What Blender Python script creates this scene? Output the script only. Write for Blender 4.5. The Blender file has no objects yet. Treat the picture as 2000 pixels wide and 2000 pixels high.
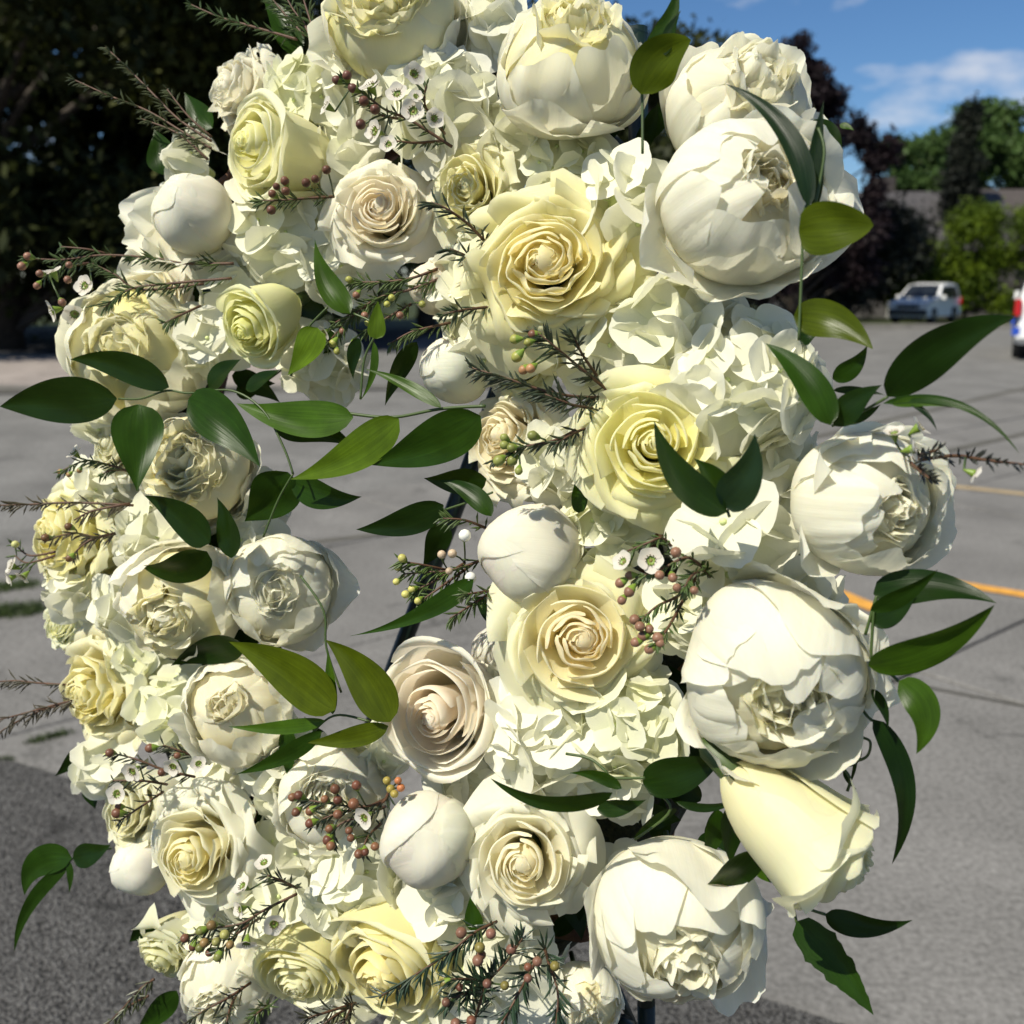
import bpy, math, random
import numpy as np
from mathutils import Vector, Matrix

random.seed(7)
RNG = np.random.default_rng(7)
SC = bpy.context.scene
COL = SC.collection
PI = math.pi

# ------------------------------------------------------------------ camera
PITCH = math.radians(13.0)
CAM = Vector((0, 0, 1.5))
FV = Vector((0, math.cos(PITCH), -math.sin(PITCH)))
UV_ = Vector((0, math.sin(PITCH), math.cos(PITCH)))
RV = Vector((1, 0, 0))
FPX = 1962.0
cam_d = bpy.data.cameras.new("camera")
cam = bpy.data.objects.new("camera", cam_d)
COL.objects.link(cam)
cam.location = CAM
cam.rotation_euler = (PI / 2 - PITCH, 0, 0)
cam_d.sensor_width = 36
cam_d.lens = 36 * FPX / 2000
cam_d.clip_start = 0.02
cam_d.clip_end = 2000
cam_d.dof.use_dof = True
cam_d.dof.focus_distance = 0.63
cam_d.dof.aperture_fstop = 9.0
SC.camera = cam

# ------------------------------------------------------------------ light
SUN_EL = math.radians(52)
to_sun = Vector((-0.75, -0.66, 0)).normalized() * math.cos(SUN_EL) + Vector((0, 0, math.sin(SUN_EL)))
sun_d = bpy.data.lights.new("sun", 'SUN')
sun_d.energy = 5.0
sun_d.angle = math.radians(0.5)
sun_d.color = (1.0, 0.945, 0.80)
sun = bpy.data.objects.new("sun", sun_d)
COL.objects.link(sun)
sun.rotation_euler = to_sun.to_track_quat('Z', 'Y').to_euler()

W = bpy.data.worlds.new("World")
SC.world = W
W.use_nodes = True
nt = W.node_tree
bg = nt.nodes["Background"]
sky = nt.nodes.new("ShaderNodeTexSky")
sky.sky_type = 'NISHITA'
sky.sun_disc = False
sky.sun_elevation = SUN_EL
sky.sun_rotation = math.atan2(to_sun.x, to_sun.y)
sky.air_density = 1.0
sky.dust_density = 0.0
sky.ozone_density = 9.0
tc = nt.nodes.new("ShaderNodeTexCoord")
mp = nt.nodes.new("ShaderNodeMapping")
mp.inputs['Scale'].default_value = (1.0, 1.0, 2.6)
mp.inputs['Location'].default_value = (0.72, 0.31, 0.55)
nz = nt.nodes.new("ShaderNodeTexNoise")
nz.inputs['Scale'].default_value = 4.0
nz.inputs['Detail'].default_value = 7
nz.inputs['Roughness'].default_value = 0.55
cr = nt.nodes.new("ShaderNodeValToRGB")
cr.color_ramp.elements[0].position = 0.55
cr.color_ramp.elements[1].position = 0.70
mixc = nt.nodes.new("ShaderNodeMixRGB")
mixc.inputs['Color2'].default_value = (8.5, 8.6, 9.0, 1)
nt.links.new(tc.outputs['Generated'], mp.inputs['Vector'])
nt.links.new(mp.outputs['Vector'], nz.inputs['Vector'])
nt.links.new(nz.outputs['Fac'], cr.inputs['Fac'])
nt.links.new(cr.outputs['Color'], mixc.inputs['Fac'])
hsv = nt.nodes.new("ShaderNodeHueSaturation")
hsv.inputs['Saturation'].default_value = 1.06
nt.links.new(sky.outputs['Color'], hsv.inputs['Color'])
nt.links.new(hsv.outputs['Color'], mixc.inputs['Color1'])
nt.links.new(mixc.outputs['Color'], bg.inputs['Color'])
bg.inputs['Strength'].default_value = 0.075

SC.view_settings.view_transform = 'Standard'
SC.view_settings.look = 'None'
SC.view_settings.exposure = 0.32
SC.view_settings.gamma = 1.0
SC.view_settings.use_curve_mapping = False
SC.cycles.use_denoising = True
SC.cycles.max_bounces = 7
SC.cycles.diffuse_bounces = 4
SC.cycles.transparent_max_bounces = 8

# ------------------------------------------------------------------ coordinates
def at(sx, sy, d):
    """point at forward distance d seen at survey position sx, sy"""
    return CAM + (FV + RV * ((sx - 1000) / FPX) + UV_ * ((1000 - sy) / FPX)) * d

def wd(sx):
    """forward distance of the wreath plane: its left side recedes"""
    return 0.82 - 0.153 * sx / 1000.0

def ground(sx, sy):
    r = FV + RV * ((sx - 1000) / FPX) + UV_ * ((1000 - sy) / FPX)
    return CAM + r * (-CAM.z / r.z)

K = 700 / 1932.0
K8 = 800 / 1932.0
ZO = {1: (0, 0, K), 2: (600, 0, K), 3: (1200, 0, K8), 4: (0, 650, K), 5: (600, 650, K), 6: (1200, 650, K8),
      7: (0, 1300, K), 8: (600, 1300, K), 9: (1200, 1300, K8), 0: (0, 0, 1.0)}
def S(zone, x, y):
    ox, oy, k = ZO[zone]
    return ox + x * k, oy + y * k

# ------------------------------------------------------------------ objects
def props(o, label=None, cat=None, group=None, kind=None):
    if label: o['label'] = label
    if cat: o['category'] = cat
    if group: o['group'] = group
    if kind: o['kind'] = kind
    return o

def empty(name, mat=None, label=None, cat=None, group=None):
    o = bpy.data.objects.new(name, None)
    o.empty_display_size = 0.02
    COL.objects.link(o)
    if mat is not None: o.matrix_world = mat
    return props(o, label, cat, group)

def link(name, me, parent=None, color=None, kind=None):
    o = bpy.data.objects.new(name, me)
    COL.objects.link(o)
    if parent is not None: o.parent = parent
    if color is not None: o.color = (color[0], color[1], color[2], 1)
    if kind: o['kind'] = kind
    return o

def mesh(name, V, Fc, mats, uv=None, smooth=True, mi=None):
    """V (n,3), Fc (m,3|4) arrays or list of tuples"""
    me = bpy.data.meshes.new(name)
    V = np.asarray(V, dtype=np.float32)
    if isinstance(Fc, np.ndarray):
        m, k = Fc.shape
        me.vertices.add(len(V)); me.vertices.foreach_set('co', V.ravel())
        me.loops.add(m * k); me.loops.foreach_set('vertex_index', Fc.ravel().astype(np.int32))
        me.polygons.add(m)
        me.polygons.foreach_set('loop_start', np.arange(0, m * k, k, dtype=np.int32))
        me.polygons.foreach_set('loop_total', np.full(m, k, dtype=np.int32))
        if uv is not None:
            l = me.uv_layers.new(name='UVMap')
            l.data.foreach_set('uv', np.asarray(uv, dtype=np.float32)[Fc.ravel()].ravel())
        if mi is not None: me.polygons.foreach_set('material_index', np.asarray(mi, dtype=np.int32))
        me.polygons.foreach_set('use_smooth', np.full(m, smooth))
        me.update(calc_edges=True)
    else:
        me.from_pydata(V.tolist(), [], Fc)
        for i, p in enumerate(me.polygons):
            p.use_smooth = smooth
            if mi is not None: p.material_index = mi[i]
        me.update()
    for m_ in (mats if isinstance(mats, (list, tuple)) else [mats]): me.materials.append(m_)
    return me

def gridfaces(nv, nu):
    i = np.arange(nv - 1)[:, None] * nu + np.arange(nu - 1)[None, :]
    i = i.ravel()
    return np.stack([i, i + 1, i + nu + 1, i + nu], 1)

def gridmesh(name, X, mat, uvs):
    nv, nu, _ = X.shape
    return mesh(name, X.reshape(-1, 3), gridfaces(nv, nu), mat, uv=uvs.reshape(-1, 2))

class MB:
    """collects polygons of one mesh"""
    def __init__(s): s.v = []; s.f = []; s.m = []
    def add(s, V, Fc, m=0):
        b = len(s.v)
        s.v += [tuple(x) for x in V]
        s.f += [tuple(i + b for i in f) for f in Fc]
        s.m += [m] * len(Fc)
    def box(s, lo, hi, m=0, M=None):
        x0, y0, z0 = lo; x1, y1, z1 = hi
        V = [Vector(p) for p in ((x0,y0,z0),(x1,y0,z0),(x1,y1,z0),(x0,y1,z0),(x0,y0,z1),(x1,y0,z1),(x1,y1,z1),(x0,y1,z1))]
        if M: V = [M @ p for p in V]
        s.add(V, [(0,3,2,1),(4,5,6,7),(0,1,5,4),(1,2,6,5),(2,3,7,6),(3,0,4,7)], m)
    def tube(s, pts, rad, n=6, m=0, cap=True):
        pts = [Vector(p) for p in pts]
        if not hasattr(rad, '__len__'): rad = [rad] * len(pts)
        V = []
        prev = None
        for i, p in enumerate(pts):
            d = (pts[min(i + 1, len(pts) - 1)] - pts[max(i - 1, 0)])
            if d.length < 1e-9: d = Vector((0, 0, 1))
            d.normalize()
            if prev is None:
                a = d.cross(Vector((0, 0, 1)))
                if a.length < .1: a = d.cross(Vector((1, 0, 0)))
            else:
                a = prev - d * prev.dot(d)
            a.normalize(); prev = a
            b = d.cross(a)
            for k in range(n):
                t = 2 * PI * k / n
                V.append(p + (a * math.cos(t) + b * math.sin(t)) * rad[i])
        Fc = []
        for i in range(len(pts) - 1):
            for k in range(n):
                Fc.append((i*n+k, i*n+(k+1) % n, (i+1)*n+(k+1) % n, (i+1)*n+k))
        if cap:
            Fc.append(tuple(range(n))[::-1]); Fc.append(tuple((len(pts)-1)*n+k for k in range(n)))
        s.add(V, Fc, m)
    def lathe(s, prof, n=10, m=0, M=None):
        V = []; Fc = []
        for r, z in prof:
            for k in range(n):
                t = 2*PI*k/n
                p = Vector((r*math.cos(t), r*math.sin(t), z))
                V.append(M @ p if M else p)
        for i in range(len(prof)-1):
            for k in range(n):
                Fc.append((i*n+k, i*n+(k+1) % n, (i+1)*n+(k+1) % n, (i+1)*n+k))
        s.add(V, Fc, m)
    def mesh(s, name, mats, smooth=True):
        return mesh(name, s.v, s.f, mats, smooth=smooth, mi=s.m)

# ------------------------------------------------------------------ materials
def newmat(name):
    m = bpy.data.materials.new(name)
    m.use_nodes = True
    return m, m.node_tree, m.node_tree.nodes["Principled BSDF"]

def N(t, kind, **kw):
    n = t.nodes.new(kind)
    for k, v in kw.items():
        if k in n.inputs: n.inputs[k].default_value = v
        else: setattr(n, k, v)
    return n

def mixnode(t, a, b, fac):
    n = t.nodes.new("ShaderNodeMixRGB")
    for s, v in (('Color1', a), ('Color2', b), ('Fac', fac)):
        if hasattr(v, 'is_output'): t.links.new(v, n.inputs[s])
        else: n.inputs[s].default_value = v if s == 'Fac' else (*v[:3], 1)
    return n.outputs['Color']

def petal_material(name, base, rim, vein=0.14, trans=0.44, rough=0.55, base_amt=0.8, rim_amt=0.6, bump_d=0.0008, sss=.45):
    m, t, p = newmat(name)
    info = N(t, "ShaderNodeObjectInfo")
    uv = N(t, "ShaderNodeUVMap")
    sep = N(t, "ShaderNodeSeparateXYZ")
    t.links.new(uv.outputs[0], sep.inputs[0])
    r1 = N(t, "ShaderNodeMapRange"); r1.inputs['From Min'].default_value = 0.0; r1.inputs['From Max'].default_value = 0.55
    r1.inputs['To Min'].default_value = base_amt; r1.inputs['To Max'].default_value = 0
    t.links.new(sep.outputs['Y'], r1.inputs['Value'])
    r2 = N(t, "ShaderNodeMapRange"); r2.inputs['From Min'].default_value = 0.72; r2.inputs['From Max'].default_value = 1.0
    r2.inputs['To Min'].default_value = 0; r2.inputs['To Max'].default_value = rim_amt
    t.links.new(sep.outputs['Y'], r2.inputs['Value'])
    c = mixnode(t, info.outputs['Color'], base, r1.outputs[0])
    c = mixnode(t, c, rim, r2.outputs[0])
    # soft mottling of the petal's own colour
    geo = N(t, "ShaderNodeTexCoord")
    n0 = N(t, "ShaderNodeTexNoise", Scale=45.0, Detail=3.0)
    t.links.new(geo.outputs['Object'], n0.inputs['Vector'])
    hs = N(t, "ShaderNodeHueSaturation")
    rr = N(t, "ShaderNodeMapRange"); rr.inputs['To Min'].default_value = .93; rr.inputs['To Max'].default_value = 1.05
    t.links.new(n0.outputs['Fac'], rr.inputs['Value']); t.links.new(rr.outputs[0], hs.inputs['Value'])
    t.links.new(c, hs.inputs['Color'])
    c = hs.outputs['Color']
    t.links.new(c, p.inputs['Base Color'])
    p.inputs['Roughness'].default_value = rough
    p.inputs['Specular IOR Level'].default_value = 0.22
    p.subsurface_method = 'RANDOM_WALK'
    p.inputs['Subsurface Weight'].default_value = sss
    p.inputs['Subsurface Radius'].default_value = (1.0, .8, .5)
    p.inputs['Subsurface Scale'].default_value = .004
    # veins running along the petal
    mp_ = N(t, "ShaderNodeMapping"); mp_.inputs['Scale'].default_value = (30, 2.2, 1)
    t.links.new(uv.outputs[0], mp_.inputs['Vector'])
    n1 = N(t, "ShaderNodeTexNoise", Scale=1.0, Detail=4.0, Roughness=0.6)
    t.links.new(mp_.outputs[0], n1.inputs['Vector'])
    n2 = N(t, "ShaderNodeTexNoise", Scale=160.0, Detail=3.0)
    t.links.new(geo.outputs['Object'], n2.inputs['Vector'])
    ad = N(t, "ShaderNodeMath", operation='MULTIPLY_ADD')
    t.links.new(n2.outputs['Fac'], ad.inputs[0]); ad.inputs[1].default_value = 0.5
    t.links.new(n1.outputs['Fac'], ad.inputs[2])
    bp = N(t, "ShaderNodeBump", Strength=vein, Distance=bump_d)
    t.links.new(ad.outputs[0], bp.inputs['Height'])
    t.links.new(bp.outputs[0], p.inputs['Normal'])
    tr = N(t, "ShaderNodeBsdfTranslucent")
    t.links.new(c, tr.inputs['Color']); t.links.new(bp.outputs[0], tr.inputs['Normal'])
    mx = N(t, "ShaderNodeMixShader", Fac=trans)
    t.links.new(p.outputs[0], mx.inputs[1]); t.links.new(tr.outputs[0], mx.inputs[2])
    t.links.new(mx.outputs[0], t.nodes["Material Output"].inputs['Surface'])
    return m

M_ROSE = petal_material("rose_petal", (0.90, 0.80, 0.38), (0.88, 0.865, 0.70), base_amt=.5, rim_amt=.5)
M_GREENROSE = petal_material("green_rose_petal", (0.80, 0.80, 0.26), (0.84, 0.85, 0.56), base_amt=.55, rim_amt=.5)
M_PEONY = petal_material("peony_petal", (0.93, 0.84, 0.42), (0.915, 0.90, 0.76), vein=.34, base_amt=.62, rim_amt=.55)
M_HYD = petal_material("hydrangea_sepal", (0.82, 0.86, 0.50), (0.91, 0.905, 0.84), vein=.2, base_amt=.30, rim_amt=.4, trans=.42, sss=0)
M_WAX = petal_material("waxflower_petal", (0.78, 0.66, 0.58), (0.84, 0.82, 0.76), base_amt=.4, rim_amt=.4, vein=.15, sss=0)

def plain(name, col, rough=0.5, spec=0.5, noise=None, bump=None, metallic=0, coord='Object', obj_color=False):
    m, t, p = newmat(name)
    p.inputs['Roughness'].default_value = rough
    p.inputs['Specular IOR Level'].default_value = spec
    p.inputs['Metallic'].default_value = metallic
    p.inputs['Base Color'].default_value = (*col, 1)
    g = N(t, "ShaderNodeTexCoord")
    src = None
    if obj_color:
        src = N(t, "ShaderNodeObjectInfo").outputs['Color']
        t.links.new(src, p.inputs['Base Color'])
    if noise:
        sc, lo, hi = noise
        n = N(t, "ShaderNodeTexNoise", Scale=sc, Detail=5.0, Roughness=.6)
        t.links.new(g.outputs[coord], n.inputs['Vector'])
        rr = N(t, "ShaderNodeMapRange"); rr.inputs['From Min'].default_value = .3; rr.inputs['From Max'].default_value = .7
        rr.inputs['To Min'].default_value = lo; rr.inputs['To Max'].default_value = hi
        t.links.new(n.outputs['Fac'], rr.inputs['Value'])
        hs = N(t, "ShaderNodeHueSaturation")
        if src is not None: t.links.new(src, hs.inputs['Color'])
        else: hs.inputs['Color'].default_value = (*col, 1)
        t.links.new(rr.outputs[0], hs.inputs['Value'])
        t.links.new(hs.outputs[0], p.inputs['Base Color'])
    if bump:
        sc, st, di = bump
        n = N(t, "ShaderNodeTexNoise", Scale=sc, Detail=4.0)
        t.links.new(g.outputs[coord], n.inputs['Vector'])
        b = N(t, "ShaderNodeBump", Strength=st, Distance=di)
        t.links.new(n.outputs['Fac'], b.inputs['Height']); t.links.new(b.outputs[0], p.inputs['Normal'])
    return m

def leaf_material():
    m, t, p = newmat("ruscus_leaf")
    info = N(t, "ShaderNodeObjectInfo")
    uv = N(t, "ShaderNodeUVMap")
    g = N(t, "ShaderNodeTexCoord")
    n0 = N(t, "ShaderNodeTexNoise", Scale=60.0, Detail=4.0)
    t.links.new(g.outputs['Object'], n0.inputs['Vector'])
    rr = N(t, "ShaderNodeMapRange"); rr.inputs['From Min'].default_value = .3; rr.inputs['From Max'].default_value = .7
    rr.inputs['To Min'].default_value = .75; rr.inputs['To Max'].default_value = 1.2
    t.links.new(n0.outputs['Fac'], rr.inputs['Value'])
    hs = N(t, "ShaderNodeHueSaturation")
    t.links.new(info.outputs['Color'], hs.inputs['Color']); t.links.new(rr.outputs[0], hs.inputs['Value'])
    t.links.new(hs.outputs[0], p.inputs['Base Color'])
    p.inputs['Roughness'].default_value = .30
    p.inputs['Specular IOR Level'].default_value = .16
    mp_ = N(t, "ShaderNodeMapping"); mp_.inputs['Scale'].default_value = (9, 0.6, 1)
    t.links.new(uv.outputs[0], mp_.inputs['Vector'])
    n1 = N(t, "ShaderNodeTexNoise", Scale=2.0, Detail=3.0)
    t.links.new(mp_.outputs[0], n1.inputs['Vector'])
    bp = N(t, "ShaderNodeBump", Strength=.22, Distance=.0008)
    t.links.new(n1.outputs['Fac'], bp.inputs['Height']); t.links.new(bp.outputs[0], p.inputs['Normal'])
    r3 = N(t, "ShaderNodeMapRange"); r3.inputs['From Min'].default_value = .3; r3.inputs['From Max'].default_value = .7
    r3.inputs['To Min'].default_value = .78; r3.inputs['To Max'].default_value = 1.25
    t.links.new(n1.outputs['Fac'], r3.inputs['Value'])
    h3 = N(t, "ShaderNodeHueSaturation"); t.links.new(hs.outputs[0], h3.inputs['Color']); t.links.new(r3.outputs[0], h3.inputs['Value'])
    t.links.new(h3.outputs[0], p.inputs['Base Color'])
    tr = N(t, "ShaderNodeBsdfTranslucent")
    cc = mixnode(t, hs.outputs[0], (0.16, 0.26, 0.010), .35)
    t.links.new(cc, tr.inputs['Color'])
    mx = N(t, "ShaderNodeMixShader", Fac=.3)
    t.links.new(p.outputs[0], mx.inputs[1]); t.links.new(tr.outputs[0], mx.inputs[2])
    t.links.new(mx.outputs[0], t.nodes["Material Output"].inputs['Surface'])
    return m
M_LEAF = leaf_material()
M_STEM = plain("green_stem", (0.045, 0.075, 0.015), .45)
M_NEEDLE = plain("needle_leaf", (0.045, 0.075, 0.02), .45, obj_color=True)
M_TWIG = plain("brown_twig", (0.085, 0.040, 0.020), .6, noise=(300, .7, 1.3))
M_CALYX = plain("calyx_green", (0.16, 0.24, 0.03), .45)
M_BUD = plain("waxflower_bud", (0.3, 0.13, 0.08), .42, .35, obj_color=True, noise=(260, .8, 1.25))
M_EYE = plain("floret_eye", (0.6, 0.68, 0.30), .5)
M_STAMEN = plain("stamen", (0.16, 0.13, 0.03), .6)
M_MOSS = plain("dark_moss", (0.018, 0.022, 0.010), .95, noise=(60, .5, 1.6), bump=(120, .8, .01))
M_BARK_RING = plain("vine_ring", (0.10, 0.045, 0.02), .9, noise=(40, .5, 1.5), bump=(90, .8, .006))
M_EASEL = plain("easel_paint", (0.006, 0.016, 0.013), .35)
M_SEPALGREEN = plain("rose_calyx", (0.04, 0.07, 0.012), .5)

# ------------------------------------------------------------------ petals
def sm(x): x = np.clip(x, 0, 1); return x * x * (3 - 2 * x)

def wav(rng, u, kmin=1.5, kmax=5.0, n=4):
    s = 0
    for _ in range(n):
        k = rng.uniform(kmin, kmax)
        s = s + np.sin(k * u * PI + rng.uniform(0, 2 * PI)) / n * 1.4
    return s

def uvgrid(nv, nu):
    u = np.linspace(-1, 1, nu)[None, :].repeat(nv, 0)
    v = np.linspace(0, 1, nv)[:, None].repeat(nu, 1)
    return u, v, np.stack([(u + 1) / 2, v], -1)

def shell(rng, R, phi, th0, th1, half, off=0., spiral=0.03, curl=0., rnd=.22, ruffle=.02, jag=.03, zs=1., nu=21, nv=19, crinkle=0., waist=.35, bulge=0., scallop=.006, notch=0., pleat=.0035, lumps=None, lump_amp=.022):
    """petal lying on a globe: from polar angle th0 (back) to its rim at th1, half = half width angle"""
    u, v, uv = uvgrid(nv, nu)
    ve = v * (1 - rnd * np.abs(u) ** 2.2 + (jag * wav(rng, u, .6, 2.4, 3) + scallop * wav(rng, u, 5, 9)) * v ** 3 - notch * np.exp(-((u - rng.uniform(-.3, .3)) / .16) ** 2) * v ** 4)
    th = th0 + (th1 - th0) * ve
    be = u * half * (waist + (1 - waist) * sm(v / .5)) * (1 - .12 * np.clip((v - .75) / .25, 0, 1) ** 2)
    mx, my, mz = np.sin(th) * math.cos(phi), np.sin(th) * math.sin(phi), np.cos(th)
    bx, by = -math.sin(phi), math.cos(phi)
    cb, sb = np.cos(be), np.sin(be)
    tip = np.clip((v - .6) / .4, 0, 1) ** 2
    rho = R * (1 + off + spiral * u + curl * tip * (.5 + .5 * np.cos(u * 1.3)) + ruffle * wav(rng, u, .8, 2.6, 3) * v ** 2.5
               + bulge * (1 - u ** 2) * np.sin(PI * np.clip(v, 0, 1)) ** 1.5
               + crinkle * wav(rng, u + .2 * v, 3, 7) * sm((v - .45) / .5) + .010 * wav(rng, u * .5 + v, .8, 2) + pleat * wav(rng, u, 5, 11, 6) * sm((v - .25) / .6))
    dx_, dy_, dz_ = mx * cb + bx * sb, my * cb + by * sb, mz * cb
    if lumps is not None:
        for (ka, kb, kc, ph) in lumps: rho = rho * (1 + lump_amp * np.sin(ka * dx_ + kb * dy_ + kc * dz_ + ph))
    X = np.stack([dx_ * rho, dy_ * rho, dz_ * rho * zs], -1)
    return X, uv

def rose_petal(rng, R, Rr, zr, flare, phi, A, H, o, t):
    u, v, uv = uvgrid(17, 19)
    rag = o.get('rag', .02)
    rf = o.get('ruffle', .03)
    ve = v * (1 - (.08 + .16 * t) * np.abs(u) ** 2.4 + rag * (.3 + .7 * t) * (wav(rng, u, .8, 2.5, 3) + .35 * wav(rng, u, 4, 8)) * v ** 3)
    Rc = Rr * (1 - .36 * flare)
    dome = .42 * (1 - t) ** 1.1
    vc = np.clip(ve, 0, 1.15)
    r = Rc * (1 - (1 - np.clip(ve, 0, 1)) ** (4.2 if (o.get('few') or o.get('rings')) else 2.3)) * (1 + dome * np.exp(-((vc - .76) / .17) ** 2)) + R * .05 * (1 - v)
    z = -H + (H + zr) * np.sin(PI / 2 * np.clip(vc, 0, 1.05)) ** (.9 + .35 * t)
    s_ = np.clip((ve - .48) / .52, 0, 1.2)
    side = .7 + .45 * np.exp(-(u / .5) ** 2) + .30 * wav(rng, u, .7, 2.2, 3)
    r = r + (Rr - Rc) * s_ ** 1.5 * (.75 + .25 * side)
    dr = o.get('drop', .30)
    z = z - flare * R * (.16 + dr * .75) * side * s_ ** 2.1
    # thin rolled rim
    k = np.clip((ve - .84) / .16, 0, 1.2)
    rl = o.get('roll', .2) * R * (.15 + .45 * flare) * side
    r = r + rl * .35 * k ** 1.5; z = z - rl * .55 * k ** 2
    aoff = u * A * (.3 + .7 * sm(v / .5))
    flat = o.get('flat', .38) * min(1, .15 + t)
    r = r * (1 + flat * (1 / np.cos(np.clip(np.abs(aoff), 0, .95)) - 1) * (.35 + .65 * flare))
    r = r + R * (.03 + .05 * t) * u * (.3 + .7 * v)
    r = r + R * rf * (.25 + .75 * t) * wav(rng, u, .8, 2.8, 3) * v ** 2.5
    z = z + R * rf * .8 * (.3 + .7 * t) * wav(rng, u, .8, 3.2, 3) * v ** 3 + R * .05 * t * u * rng.uniform(-1, 1) * v
    az = phi + aoff + rng.uniform(-.1, .1) * v
    X = np.stack([r * np.cos(az), r * np.sin(az), z], -1)
    return X, uv

def lerp3(a, b, t): return tuple(a[i] + (b[i] - a[i]) * t for i in range(3))

def frame(sx, sy, ax, ay, dz=0., roll=0.):
    d = wd(sx) - dz
    o = at(sx, sy, d)
    # nearly along the view ray, so a bloom with ax=ay=0 looks straight at the viewer
    z = RV * ax + UV_ * ay - FV * math.sqrt(max(0.0, 1 - ax * ax - ay * ay)) if ax * ax + ay * ay < 1 else (RV * ax + UV_ * ay).normalized()
    z.normalize()
    x = UV_.cross(z)
    if x.length < .05: x = RV.copy()
    x.normalize(); y = z.cross(x)
    M = Matrix((x, y, z)).transposed().to_4x4()
    M = Matrix.Translation(o) @ M @ Matrix.Rotation(roll, 4, 'Z')
    return M, d / FPX

def calyx(parent, R, H):
    mb = MB()
    mb.lathe([(.0, -H - .02), (.16*R, -H-.012), (.20*R, -H+.005), (.10*R, -H+.02)], 10)
    mb.tube([(0, 0, -H), (0, 0, -H - .03)], .0018, 6)
    link('calyx', mb.mesh('calyx', M_SEPALGREEN), parent)

def rose(sx, sy, r, ax, ay, cin, cout, label, n=30, dz=0., H=1.15, seed=0, mat=None, group=None, roll=0., **o):
    M, px = frame(sx, sy, ax, ay, dz, roll)
    rng = np.random.default_rng(1000 + seed)
    R = r * px * 1.22; Hh = R * H / 1.22
    sqx, sqy = rng.uniform(.88, 1.06), rng.uniform(.88, 1.06); shx, shy = rng.uniform(-.10, .10, 2)
    root = empty('rose', M, label, 'rose', 'cream roses of the wreath')
    mat = mat or M_ROSE
    spec = []
    wild = o.get('wild', 0)
    core = o.get('core', 8) + 4
    for i in range(core):                                   # tight spiral heart
        f = i / max(1, core - 1)
        spec.append((.03 + .23 * f ** 1.1, .17 - .04 * f + rng.uniform(-.03, .03), 0., i * 2.1 + rng.uniform(-.4, .4), math.radians((96 - 38 * f) * rng.uniform(.85, 1.1)), .12 + .2 * f))
    ph = rng.uniform(0, 6)
    rings = [(4, .36, .13, .14, 64), (5, .52, .08, .40, 58), (5, .70, .00, .75, 56), (6, .92, -.10, 1.0, 52)]
    if wild: rings = [(4, .32, .14, .12, 62), (5, .44, .12, .32, 56), (5, .58, .08, .55, 54), (6, .74, .01, .80, 52), (6, .94, -.10, 1.0, 52)]
    if o.get('rings'): rings = o['rings']
    elif o.get('few'): rings = [(3, .38, .04, .10, 70), (3, .58, .03, .25, 74), (3, .78, .0, .40, 76), (4, .98, -.04, .55, 74)]
    for j, (cnt, rr, zz, fl_, A) in enumerate(rings):
        ph += 1.1
        for i in range(cnt):
            spec.append((rr * rng.uniform(.93, 1.08) * (1 + .03 * i / cnt), zz + rng.uniform(-.04, .04), min(1, fl_ * rng.uniform(.75, 1.25)), ph + 2 * PI * i / cnt + rng.uniform(-.2, .2), math.radians(A * rng.uniform(.9, 1.12)), .35 + .65 * (j + 1) / len(rings)))
    for i in range(4):                                      # furled bud closing the very centre
        X, uv = shell(rng, R * .22, i * 2.2, math.radians(160), math.radians(-12 + 14 * i), math.radians(62), off=-.12 * i, spiral=.05, curl=.03, ruffle=.03, zs=1.15)
        X[..., 2] += -.10 * R
        kk = (X[..., 2] + Hh) * .9
        X[..., 0] += shx * kk; X[..., 1] += shy * kk
        link('petal', gridmesh('petal', X, mat, uv), root, cin)
    for (rr, zz, fl_, phi, A, t) in spec:
        X, uv = rose_petal(rng, R, R * rr, R * zz, fl_ * o.get('open', 1.), phi, A, Hh, o, t)
        kk = (X[..., 2] + Hh) * (1 - t)
        X[..., 0] = X[..., 0] * sqx + shx * kk; X[..., 1] = X[..., 1] * sqy + shy * kk
        c = lerp3(cin, cout, min(1, max(0, (t - .12) / .75)))
        f = rng.uniform(.97, 1.02)
        link('petal', gridmesh('petal', X, mat, uv), root, tuple(q * f for q in c))
    calyx(root, R, Hh)
    return root

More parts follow.
